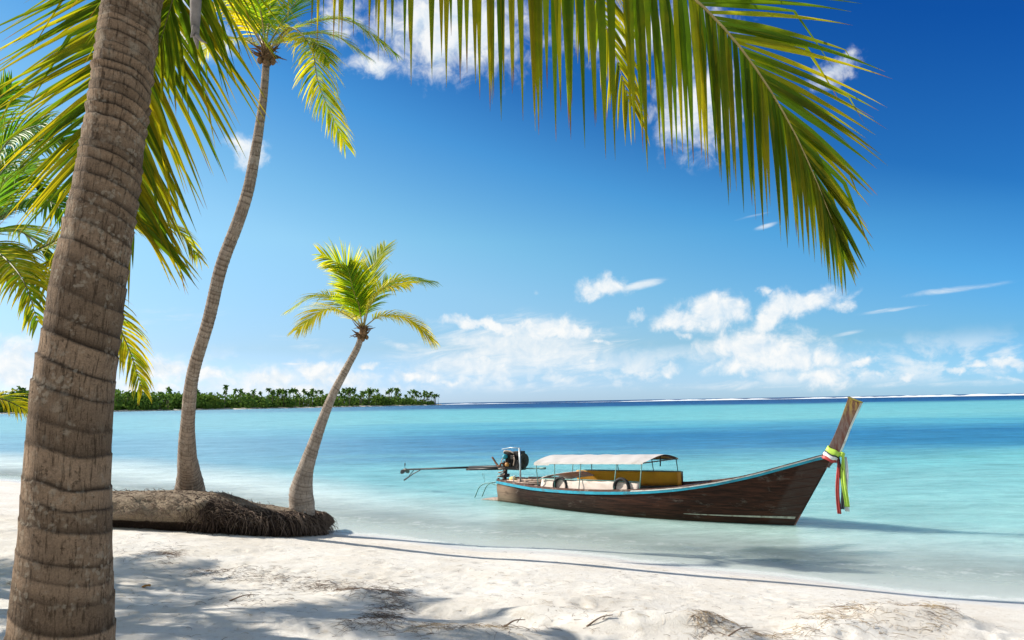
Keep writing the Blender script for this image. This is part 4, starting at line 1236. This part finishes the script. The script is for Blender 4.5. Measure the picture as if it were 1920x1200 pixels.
s1 = screen("side_screen", M_CREAM, 1.92, 5.30, -1, .82, .895, .12)
b = MB(); b.tube([(1.92, -.78, .80), (3.4, -.93, .86), (5.3, -.95, .895)], .016, 6); b.build("screen_rail", M_GPIPE, s1, smooth=True, local=True)
s2 = screen("side_screen", M_YELLOW, 2.1, 5.48, 1, .93, 1.02, .10, .006, front=.25)
b = MB(); b.tube([(2.1, .80, .94), (3.8, .95, .98), (5.48, .95, 1.03)], .020, 6); b.build("screen_rail", M_GPIPE, s2, smooth=True, local=True)
b = MB(); b.tube([(5.50, .97, .62), (5.50, .97, 1.03)], .022, 6); b.build("screen_post", M_CAP, s2, smooth=True, local=True)
# a canvas partition folded at the after end of the cabin
b = MB(); b.grid([[Vector((1.95 + .9 * u, y, .84 + .10 * math.sin(u * math.pi) - .02 * abs(y))) for y in np.linspace(-.74, .60, 8)] for u in np.linspace(0, 1, 10)]); b.build("folded_canvas", M_CREAM, boat, smooth=True, local=True, solid=.02)

# engine with its long shaft
EM = Matrix.Rotation(math.radians(-2), 3, 'Y')
b = MB()
b.box((.32, 0, 1.20), (.46, .34, .34)); b.box((.20, 0, 1.40), (.36, .30, .14)); b.box((.36, -.01, .985), (.60, .30, .10)); b.box((.50, .02, 1.40), (.22, .30, .20))
for i in range(7): b.box((.14 + i * .055, 0, 1.24), (.022, .40, .30))
for (x, y, z, sx_, sy_, sz_) in ((.10, -.16, 1.12, .12, .1, .16), (.42, -.2, 1.32, .14, .07, .12), (.28, -.2, 1.08, .16, .07, .1), (.58, -.16, 1.14, .1, .1, .2), (.05, -.1, 1.32, .12, .18, .12), (.24, -.19, 1.45, .2, .06, .05)):
    b.box((x, y, z), (sx_, sy_, sz_), Matrix.Rotation(rng.uniform(-.4, .4), 3, 'Y'))
b.box((-.12, 0, .98), (.42, .14, .12), EM); b.tube([(-.10, 0, .62), (-.05, 0, .95)], .07, 10); b.box((-.08, 0, .74), (.18, .26, .10))
eng = b.build("engine", M_BLACK, boat, local=True, bevel=.012)
b = MB(); b.lathe((.66, 0, 1.22), (1, 0, 0), [(0, .10), (.005, .21), (.05, .22), (.06, .19), (.065, .10), (.10, .08), (.11, .03)], 26)
b.build("flywheel", m_simple("greenish_flywheel", (.03, .032, .02), .6, .3, .35, 12, dirt=(.012, .012, .01)), eng, smooth=False, local=True)
b = MB(); b.lathe((.16, -.26, 1.34), (0, -1, 0), [(-.06, .06), (-.03, .068), (.01, .072), (.05, .058), (.08, .035), (.09, .0)], 18); b.build("air_cleaner", M_BALL, eng, smooth=True, local=True)
b = MB(); b.lathe((.24, -.24, 1.10), (.1, -1, .1), [(-.05, .05), (0, .06), (.06, .06), (.07, .03)], 14); b.build("oil_filter", m_simple("orange_filter", (.42, .19, .04), .5, .4, .2, 14), eng, smooth=True, local=True)
b = MB(); b.tube(crom([(.12, -.20, 1.02), (.02, -.26, 1.14), (-.06, -.26, 1.05), (-.16, -.24, 1.06), (-.40, -.22, 1.30)], 16), .032, 8); b.build("exhaust_pipe", M_RUST, eng, smooth=True, local=True)
b = MB(); b.tube(crom([(.00, -.12, 1.45), (.10, -.2, 1.50), (.26, -.18, 1.50), (.42, -.14, 1.44)], 14), .024, 7); b.tube(crom([(.46, -.2, 1.38), (.52, -.24, 1.25), (.46, -.22, 1.08)], 10), .018, 6); b.tube(crom([(.04, -.2, 1.30), (0, -.24, 1.2), (.08, -.24, 1.08)], 10), .016, 6)
b.build("hose", M_PALEW, eng, smooth=True, local=True)
b = MB(); b.tube([(.25, .02, 1.00), (-.5, 0, .985), (-1.6, 0, .925)], [.05, .052, .045], 10); b.box((-.95, 0, .90), (1.5, .08, .07), Matrix.Rotation(math.radians(-3), 3, 'Y')); b.build("shaft_housing", M_BLACK, eng, smooth=True, local=True)
b = MB(); b.tube([(-1.5, 0, .93), (-3.2, 0, .82), (-4.62, 0, .73)], [.032, .030, .028], 8); b.build("drive_shaft", M_BLACK, eng, smooth=True, local=True)
b = MB(); b.lathe((-4.62, 0, .73), (-1, 0, -.06), [(-.05, .03), (0, .045), (.06, .04), (.12, .012)], 10)
for k in range(3):
    a = math.pi / 2 + k * 2 * math.pi / 3
    ca, sa = math.cos(a), math.sin(a); rws = []
    for i in range(7):
        u = i / 6; rr = .035 + .20 * u; wdt = .075 * math.sin(math.pi * (.18 + .74 * u)); tw = .9 - .5 * u
        cx = Vector((-4.66, ca * rr, .73 + sa * rr)); tang = Vector((0, -sa, ca))
        e = tang * math.cos(tw) + Vector((1, 0, 0)) * math.sin(tw)
        rws.append([cx - e * wdt, cx + e * wdt])
    b.grid(rws)
b.build("propeller", m_simple("dull_bronze", (.17, .16, .14), .45, .5, .25, 14, metal=.5), eng, local=True, solid=.008)
b = MB(); b.tube([(-3.9, 0, .74), (-4.25, 0, .60), (-4.62, 0, .40)], .018, 6); b.tube([(-4.20, 0, .74), (-4.45, 0, .52)], .012, 5); b.box((-4.60, 0, .42), (.26, .02, .045), Matrix.Rotation(math.radians(-28), 3, 'Y')); b.build("skeg", M_BLACK, eng, smooth=False, local=True)
b = MB(); b.tube([(.6, 0, .98), (1.05, -.02, 1.0), (1.55, -.02, 1.03)], .022, 6); b.lathe((1.30, -.02, 1.015), (1, 0, .05), [(0, .02), (.02, .035), (.22, .035), (.24, .02)], 8); b.build("tiller", M_GPIPE, eng, smooth=True, local=True)
# steel frame over the engine
b = MB(); b.tube([(.90, -.42, .55), (.86, -.40, 1.63)], .028, 8); 
b.tube([(.86, -.40, 1.62), (.45, -.34, 1.62), (.08, -.30, 1.56)], .016, 6); b.tube([(.90, -.42, .62), (.62, -.42, .60), (.62, -.42, .78), (.72, -.42, .80)], .016, 6)
b.build("engine_frame", M_STEEL, boat, smooth=True, local=True)
b = MB(); b.tube([(.98, .30, .55), (.94, .28, 1.0)], .014, 6); b.build("frame_stay", M_GPIPE, boat, smooth=True, local=True)
# hooped boarding ladder over the stern
for y in (-.20, .14):
    b = MB(); b.tube(crom([(-.04, y, .58), (-.22, y, .46), (-.58, y, .50), (-.95, y, .38), (-1.18, y, .02)], 22), .017, 6); b.build("boarding_hoop", M_GPIPE, boat, smooth=True, local=True)
b = MB(); b.tube([(-.55, -.2, .50), (-.55, .14, .50)], .013, 6); b.tube([(-.22, -.2, .46), (-.30, -.1, .18), (-.12, -.1, .26)], .013, 6); b.tube([(-.2, .14, .46), (-.28, .1, .12), (-.18, .1, .50), (-.10, 0, .2)], .011, 6); b.tube(crom([(-.75, -.2, .52), (-.72, -.24, .72), (-.85, -.2, .78), (-.80, -.18, .62)], 12), .006, 4)
b.build("ladder_stay", M_GPIPE, boat, smooth=True, local=True)
# coiled line round the engine pivot
b = MB()
pts = [Vector((-.12 + .10 * math.cos(a) + .004 * a, -.16 + .11 * math.sin(a), .66 + .018 * a)) for a in np.linspace(0, 20, 90)]
b.tube(pts, .013, 5)
line = b.build("mooring_line", M_PALEW, None, smooth=True, local=True)
line.location = boat.location; line.rotation_euler = boat.rotation_euler
tag(line, "pale rope coiled round the foot of the boat's engine", "rope")


def onboat(name, label, cat, p, group=None):
    e = empty(name, bw(*p), BANG)
    return tag(e, label, cat, group)


# things on the boat
for (x, lab) in ((2.72, "black rubber tyre fender on the boat's side nearest the engine"), (4.80, "black rubber tyre fender on the boat's side nearest the yellow screen")):
    y = -(float(sm(x, GX_T, GB_T)) - .115); z = float(sm(x, GX_T, GZ_T)) + .07
    b = MB(); rws = []
    for a in np.linspace(0, 2 * math.pi, 36, endpoint=False):
        cx = Vector((math.cos(a), 0, math.sin(a)))
        rws.append([cx * (.215 + .042 * math.cos(k)) + Vector((0, .05 * math.sin(k) * (1.15 + .08 * math.sin(a * 30)), 0)) for k in np.linspace(0, 2 * math.pi, 10, endpoint=False)])
    rws.append(rws[0]); b.grid(rws, closed=True)
    t = b.build("tyre", M_RUBBER, None, smooth=True, local=True)
    t.location = bw(x, y, z); t.rotation_euler = (math.radians(-3), math.radians(6), BANG)
    tag(t, lab, "tyre", "tyre fenders along the boat's side")
b = MB(); rws = []
for i in range(9):
    v_ = math.pi * i / 8
    rws.append([Vector((math.sin(v_) * math.cos(h_) * .13, math.sin(v_) * math.sin(h_) * .10, math.cos(v_) * .075)) * (1 + .22 * float(vnoise(math.cos(h_) * 1.6 + 5, math.sin(h_) * 1.6 + i * .5, 3))) for h_ in np.linspace(0, 6.283, 16, endpoint=False)])
b.grid(rws, closed=True)
rag = b.build("cloth_bundle", m_simple("yellow_cloth", (.62, .50, .22), .9, .1, .2, 9), None, smooth=True, local=True)
rag.location = bw(.42, -.20, .67); rag.rotation_euler = (0, .1, BANG)
tag(rag, "crumpled pale yellow cloth bundle lying by the engine foot", "cloth")

# coloured sashes knotted on the prow
sash = onboat("prow_sash", "green, red, white and black ribbons knotted round the prow, ends hanging down", "ribbon", (9.95, 0, 1.66))
SC = {'green': m_simple("lime_green_satin", (.42, .60, .07), .45, .4, .12, 12), 'red': m_simple("red_satin", (.42, .045, .04), .5, .4, .15, 12), 'white': m_simple("white_satin", (.72, .70, .70), .5, .4, .1, 12), 'black': m_simple("black_satin", (.015, .02, .03), .5, .4, .2, 12)}


def wrap(colr, u0, u1, pr):
    """band round the prow between heights u0..u1 (0 low, 1 high) in sash-local space"""
    b = MB(); rws = []
    def ringp(u):
        lo = [Vector((9.60, 0, 1.50)), Vector((9.88, 0, 1.36))]; hi = [Vector((9.86, 0, 1.93)), Vector((10.12, 0, 1.79))]
        A = lo[0].lerp(hi[0], u); B_ = lo[1].lerp(hi[1], u)
        return A, B_
    for u in np.linspace(u0, u1, 4):
        A, B_ = ringp(u); c_ = (A + B_) / 2; hx = (B_ - A) / 2
        r_ = []
        wv = .09 + .16 * (1 - u)
        for a in np.linspace(0, 2 * math.pi, 28, endpoint=False):
            ca, sa = math.cos(a), math.sin(a)
            sq = lambda v: math.copysign(abs(v) ** .75, v)
            r_.append(c_ + hx * (1.06 + pr * 3) * sq(ca) + Vector((0, (wv + pr) * sq(sa), .01 * math.sin(a * 5 + u * 9))))
        rws.append(r_)
    b.grid(rws, closed=True)
    b.v = [tuple(Vector(v) - Vector((9.95, 0, 1.66))) for v in b.v]
    return b.build("sash_band", SC[colr], sash, smooth=True, local=True, solid=.006)


wrap('red', .30, .45, .004); wrap('white', .44, .60, .008); wrap('black', .585, .66, .010); wrap('green', .65, .88, .014)
b = MB(); b.lathe((.17, -.02, .02), (.6, -.3, -.3), [(-.05, .02), (-.03, .06), (.02, .065), (.05, .03)], 12); b.build("knot", SC['green'], sash, smooth=True, local=True)


def tail(colr, y0, x0, width, length, seed, z0=0.0):
    r_ = random.Random(seed); b = MB(); rws = []
    for i in range(22):
        u = i / 21
        c_ = Vector((x0 + .03 * math.sin(u * 5 + seed), y0 + .02 * math.sin(u * 7 + seed * 2), z0 - length * u))
        wd = width * (.45 + .55 * min(1, u * 3))
        rws.append([c_ + Vector((wd * (k / 6 - .5), .018 * math.sin(k * 1.9 + seed + u * 2), 0)) for k in range(7)])
    b.grid(rws); b.build("sash_tail", SC[colr], sash, smooth=True, local=True, solid=.004)


tail('green', -.06, .20, .105, 1.14, 3); tail('black', -.02, .12, .10, 1.17, 5, -.03); tail('red', -.05, .045, .085, 1.28, 1, -.03); tail('white', .0, .21, .10, 1.22, 7, -.03)

# ------------------------------------------------------------------ 5. the wooded island
m, nt, out = new_mat("island_ground")
pos = nd(nt, 'ShaderNodeNewGeometry').outputs['Position']
c = mixc(nt, smooth(nt, nd(nt, 'ShaderNodeSeparateXYZ', {0: pos}).outputs[2], .9, 1.8), (.62, .57, .48), (.07, .09, .03))
principled(nt, out, c, .95, .05)
M_ISL = m
# shoreline of the island: photograph columns against real distance
IX = [-500, -200, 0, 205, 330, 470, 620, 740, 800, 826]
IY = [560, 600, 640, 690, 740, 800, 900, 1010, 1080, 1120]
isl_px = np.linspace(-500, 826, 160)
isl_y = np.interp(isl_px, IX, IY) + 8 * vnoise(isl_px * .03, isl_px * 0, 5)
vs = []
for px, y in zip(isl_px, isl_y):
    X = (px - 960) / FPX * y
    row = []
    taper = min(1, (830 - px) / 40)
    for (dy, z) in ((-6, -.5), (0, .25), (5, .8), (12, 1.5), (60, 2.4), (160 , 2.4), (260, -1)):
        row.append((X * (1 + dy * taper / y), y + dy * taper + .0, z * (.5 + .5 * taper)))
    vs.append(row)
isl = mesh("island", np.array(vs), gridfaces(7, len(isl_px)), M_ISL)
tag(isl, "low wooded island with a thin pale beach across the lagoon", kind='structure')

m, nt, out = new_mat("far_foliage")
pos = nd(nt, 'ShaderNodeNewGeometry').outputs['Position']
lc = nd(nt, 'ShaderNodeSeparateXYZ', {0: nd(nt, 'ShaderNodeAttribute', attribute_name='lc').outputs['Vector']})
c = mixc(nt, lc.outputs[0], (.06, .13, .026), (.20, .32, .06))
c = mixc(nt, smooth(nt, lc.outputs[2], .8, 1.0), c, (.14, .19, .03))
d = nd(nt, 'ShaderNodeBsdfDiffuse', {'Color': c}); tr = nd(nt, 'ShaderNodeBsdfTranslucent', {'Color': mixc(nt, .5, c, (.10, .16, .02))})
nt.links.new(nd(nt, 'ShaderNodeMixShader', {0: .3, 1: d.outputs[0], 2: tr.outputs[0]}).outputs[0], out.inputs[0])
M_FAR = m
M_FARTRUNK = m_simple("far_trunk", (.20, .16, .12), .9, .1)

V = []; A = []
r_ = np.random.RandomState(3)


def clump(cx, cy, cz, rx, ry, rz, n, size, shade):
    d = r_.normal(size=(n, 3)); d /= np.linalg.norm(d, axis=1)[:, None]
    rad = r_.uniform(.55, 1.05, n) ** .6
    c_ = d * rad[:, None] * np.array([rx, ry, rz]) + np.array([cx, cy, cz])
    c_ = c_[c_[:, 2] > .6]; n = len(c_)
    a = r_.normal(size=(n, 3)); a /= np.linalg.norm(a, axis=1)[:, None]
    b_ = np.cross(a, r_.normal(size=(n, 3))); b_ /= np.linalg.norm(b_, axis=1)[:, None]
    s_ = size * r_.uniform(.6, 1.4, n)[:, None]
    q = np.stack([c_ - a * s_ - b_ * s_ * .6, c_ + a * s_ - b_ * s_ * .6, c_ + a * s_ * .7 + b_ * s_ * .7, c_ - a * s_ * .7 + b_ * s_ * .7], 1)
    V.append(q.reshape(-1, 3))
    rr = np.repeat(r_.uniform(0, 1, n) * .6 + shade * .4, 4)
    A.append(np.stack([rr, rr * 0, np.full(n * 4, shade)], -1))


for i in range(760):
    px = r_.uniform(-480, 812)
    y = float(np.interp(px, isl_px, isl_y)) + r_.uniform(8, 70) * min(1, (835 - px) / 80)
    hgt = float(np.interp(px, [-480, 205, 330, 500, 700, 820], [17, 17.5, 15.5, 13, 13.5, 7])) * r_.uniform(.45, 1.1)
    X = (px - 960) / FPX * y
    clump(X, y, hgt * .55, hgt * r_.uniform(.6, 1.1), hgt * .6, hgt * .55, 75, .75 + hgt * .03, r_.rand())
for i in range(170):
    px = r_.uniform(-480, 815); y = float(np.interp(px, isl_px, isl_y)) + r_.uniform(4, 10)
    hgt = r_.uniform(1.2, 3.6); X = (px - 960) / FPX * y
    clump(X, y, hgt * .5, hgt * .9, hgt * .6, hgt * .5, 40, .5, r_.uniform(.4, 1))
V = np.concatenate(V); A = np.concatenate(A)
wood = mesh("island_woods", V, np.arange(len(V)).reshape(-1, 4), M_FAR, None, {'lc': A}, smooth=False)
tag(wood, "dense green bush and low trees covering the far island", "woodland", kind='stuff')


def far_crown(seed):
    r2 = random.Random(seed); vv = []; ff = []; aa = []
    for i in range(17):
        a = r2.uniform(0, 6.28); e = r2.uniform(-.35, 1.2); L = r2.uniform(3.0, 4.2)
        d = Vector((math.cos(a) * math.cos(e), math.sin(a) * math.cos(e), math.sin(e))); p = Vector((0, 0, 0)); S = Vector((-math.sin(a), math.cos(a), 0))
        sh_ = r2.random(); prev = None
        for k in range(6):
            wd = .95 * (.25, .9, 1, .85, .55, .1)[k]
            row = [p + S * wd + Vector((0, 0, -.55 * wd)), p + Vector((0, 0, .08)), p - S * wd + Vector((0, 0, -.55 * wd))]
            base = len(vv); vv += row; aa += [(sh_, 0, .2 + .5 * sh_)] * 3
            if prev is not None and True:
                ff += [(prev, prev + 1, base + 1, base), (prev + 1, prev + 2, base + 2, base + 1)]
            prev = base
            p = p + d * (L / 5); d = (d + Vector((0, 0, -.36))).normalized()
    return vv, ff, aa


def far_palm(loc, hgt, seed):
    e = empty("palm_tree", loc)
    b = MB(); lean = rng.uniform(-.12, .12) * hgt
    b.tube([(0, 0, -.5), (lean * .3, 0, hgt * .5), (lean, 0, hgt)], [.30, .22, .17], 6)
    b.build("trunk", M_FARTRUNK, e, smooth=True, local=True)
    vv, ff, aa = far_crown(seed)
    vv = [v * .85 for v in vv]
    mesh("crown", [tuple(v + Vector((lean, 0, hgt))) for v in vv], ff, M_FAR, e, {'lc': np.array(aa)}, False, local=True)
    return e


protos = []
spec = []      # column, dist behind the shore, height
for (px, dy, h_) in ((95, 12, 19), (70, 16, 20), (40, 18, 19), (317, 16, 18.5), (300, 30, 15), (421, 20, 21), (441, 22, 18), (452, 20, 17.5), (474, 20, 17), (486, 26, 15), (240, 24, 15), (520, 24, 17), (535, 26, 16), (526, 30, 17.5), (585, 22, 17), (820, 3, 12)):
    spec.append((px, dy, h_, True))
for i in range(150):
    px = r_.uniform(500, 816) if i < 105 else r_.uniform(-60, 500)
    spec.append((px, r_.uniform(8, 60) * min(1, (840 - px) / 60), float(np.interp(px, [-60, 200, 490, 600, 760, 816], [17, 14, 15, 16, 17, 13])) * r_.uniform(.68, 1.22), False))


def far_label(px, i):
    if i == 5: return "tallest lone palm on the far island, just right of the tall leaning trunk"
    if i == 3: return "dark palm standing above the island bushes left of the tall leaning trunk"
    if i == 15: return "last palm on the far island's right tip, beside the open sea"
    if px < 130: return "small distant palm on the island left of the big foreground trunk"
    if px < 360: return "small distant palm on the island between the big foreground trunk and the tall palm"
    if px < 625: return "small distant palm on the island between the tall palm and the short palm"
    return "small distant palm on the island right of the short palm's trunk"


for i, (px, dy, h_, ind) in enumerate(spec):
    y = float(np.interp(px, isl_px, isl_y)) + dy
    loc = Vector(((px - 960) / FPX * y, y, 1.0))
    if i < 6:
        o = far_palm(loc, 10.0, 40 + i); protos.append(o)
    else:
        src = protos[i % 6]; o = src.copy(); COL.objects.link(o); o.location = loc
        for ch in src.children:
            c2 = ch.copy(); COL.objects.link(c2); c2.parent = o
    k = 1.0
    o.scale = (1, 1, 1)
    o.rotation_euler = (0, 0, r_.uniform(0, 6.28))
    s_ = h_ / 10.0
    o.scale = (.62 + .38 * s_, .62 + .38 * s_, s_)
    tag(o, far_label(px, i), "palm tree", "palms along the far island shore")

# ------------------------------------------------------------------ 6. beach litter
M_TWIG = m_simple("dry_rootlet", (.22, .155, .11), .9, .1, .4, 9)
M_TWIG2 = m_simple("grey_twig", (.17, .125, .10), .9, .1, .4, 9)
M_BLEACH = m_simple("straw_rootlet", (.42, .32, .20), .9, .1, .3, 9)


def strand(b, x, y, l, rad, r2, flat=.25, wander=.32):
    z = gh(x, y) + rad * .5; a = r2.uniform(0, 6.28); p = Vector((x, y, z)); pts = [p]
    n_ = 5; lift_ = r2.uniform(0, flat)
    for k in range(n_):
        a += r2.uniform(-wander, wander)
        q = pts[-1] + Vector((math.cos(a), math.sin(a), 0)) * (l / n_)
        q.z = gh(q.x, q.y) + rad * .6 + lift_ * l * math.sin(math.pi * (k + 1) / n_) * .5
        pts.append(q)
    b.tube(pts, [rad * (1 - .13 * k) for k in range(n_ + 1)], 4, cap=False)


def litter(label, spots, seed, mats=(M_TWIG, M_TWIG2), l=.15, rad=.0021, flat=.3):
    r2 = random.Random(seed); bs = [MB() for _ in mats]
    for (px, py, sx_, sy_, n_) in spots:
        for i in range(int(n_ * 1.8)):
            q = on_ground(px + r2.gauss(0, 1) * sx_, min(1260, py + r2.gauss(0, 1) * sy_))
            strand(bs[i % len(mats)], q.x, q.y, l * r2.uniform(.4, 1.5), rad * r2.uniform(.6, 1.4), r2, flat)
    vs = []; fs = []; mi = []
    for k, b in enumerate(bs):
        o_ = len(vs); vs += b.v; fs += [tuple(i + o_ for i in f_) for f_ in b.f]; mi += [k] * len(b.f)
    o = mesh("twig_litter", vs, fs, mats[0], origin=Vector(vs[0]))
    for m_ in mats[1:]: o.data.materials.append(m_)
    o.data.polygons.foreach_set('material_index', mi)
    tag(o, label, "dry twigs", kind='stuff')
    return o


litter("tangled brown rootlets heaped in a loose mat on the shaded sand", [(700, 1110, 34, 10, 150), (735, 1130, 16, 13, 130), (715, 1160, 20, 9, 80), (690, 1185, 40, 5, 50), (640, 1100, 40, 7, 70)], 1)
litter("thin dark rootlets straggling over the sand below the root bank", [(320, 1042, 12, 9, 90), (280, 1040, 40, 14, 60), (420, 1072, 50, 6, 80), (500, 1082, 50, 6, 70), (590, 1095, 40, 6, 60), (480, 1130, 60, 10, 30)], 2)
litter("straw-coloured rootlets along the rim of the sand hump at lower right", [(1580, 1165, 40, 7, 90), (1660, 1140, 50, 5, 130), (1760, 1160, 18, 13, 130), (1740, 1145, 30, 6, 60), (1700, 1180, 60, 14, 50), (1500, 1190, 60, 6, 60)], 3, (M_BLEACH, M_TWIG))
litter("dark rootlets lying in the hollow at the bottom of the view", [(1240, 1158, 16, 6, 70), (1330, 1178, 16, 8, 90), (1380, 1190, 60, 5, 60), (900, 1188, 60, 4, 60), (800, 1185, 40, 6, 60), (1100, 1160, 60, 20, 30)], 4, (M_TWIG, M_BLEACH))
litter("scattered single twigs and shreds over the open sand", [(700, 1090, 260, 40, 90), (400, 1130, 160, 40, 60), (1300, 1130, 250, 30, 70), (1000, 1080, 200, 20, 40)], 5, (M_TWIG, M_BLEACH), .09, .002)
for i, (px0, py0, px1, py1, rd, lab) in enumerate(((945, 1184, 985, 1162, .010, "bare dry stick slanting up out of the sand near the bottom edge"), (1100, 1182, 1150, 1175, .009, "short dark stick lying flat left of the lower right hump"), (1365, 1196, 1412, 1176, .008, "thin stick leaning on the sand beside the dark rootlets"), (430, 1130, 485, 1124, .009, "crooked brown stick lying on the shaded sand"))):
    a = on_ground(px0, py0); c2 = on_ground(px1, py1) if i in (1, 3) else P(px1, py1, a.y + .05)
    a.z = gh(a.x, a.y); 
    if i in (1, 3): c2.z = gh(c2.x, c2.y) + .02
    md = a.lerp(c2, .5) + Vector((0, 0, .03))
    b = MB(); b.tube(crom([a, md, c2], 10), [rd * (1.1 - .08 * k) for k in range(10)], 6); 
    e_ = a.lerp(c2, .6); b.tube([e_, e_ + Vector((.05, .02, .05))], [rd * .5, rd * .2], 5)
    o = b.build("stick", M_TWIG, None, smooth=True, origin=a)
    tag(o, lab, "stick")
for (px, py, sz_, col, lab) in ((274, 1103, .075, (.33, .17, .05), "small orange-brown dead leaf on the shaded sand"), (22, 1097, .10, (.72, .68, .60), "pale bleached shell fragment left of the big trunk"), (430, 1083, .03, (.06, .04, .03), "tiny dark seed pod on the sand below the root bank")):
    q = on_ground(px, py); q.z = gh(q.x, q.y) + .004
    b = MB(); rws = []
    for i in range(9):
        u = i / 8
        wd = sz_ * .5 * math.sin(math.pi * (.06 + .9 * u)) ** .8
        rws.append([Vector((sz_ * (u - .5) * 1.6, wd * v_, .012 + .35 * sz_ * abs(v_) ** 2 * .8 + .1 * sz_ * math.sin(u * 5))) for v_ in np.linspace(-1, 1, 7)])
    b.grid(rws)
    o = b.build("dead_leaf" if sz_ == .075 else ("shell" if sz_ == .10 else "seed_pod"), m_simple("litter_" + str(px), col, .85, .1, .3, 30), None, smooth=True, local=True, solid=.006)
    o.location = q; o.rotation_euler = (.1, .1, rng.uniform(0, 3))
    tag(o, lab, "leaf" if sz_ == .075 else ("shell" if sz_ == .10 else "seed pod"))
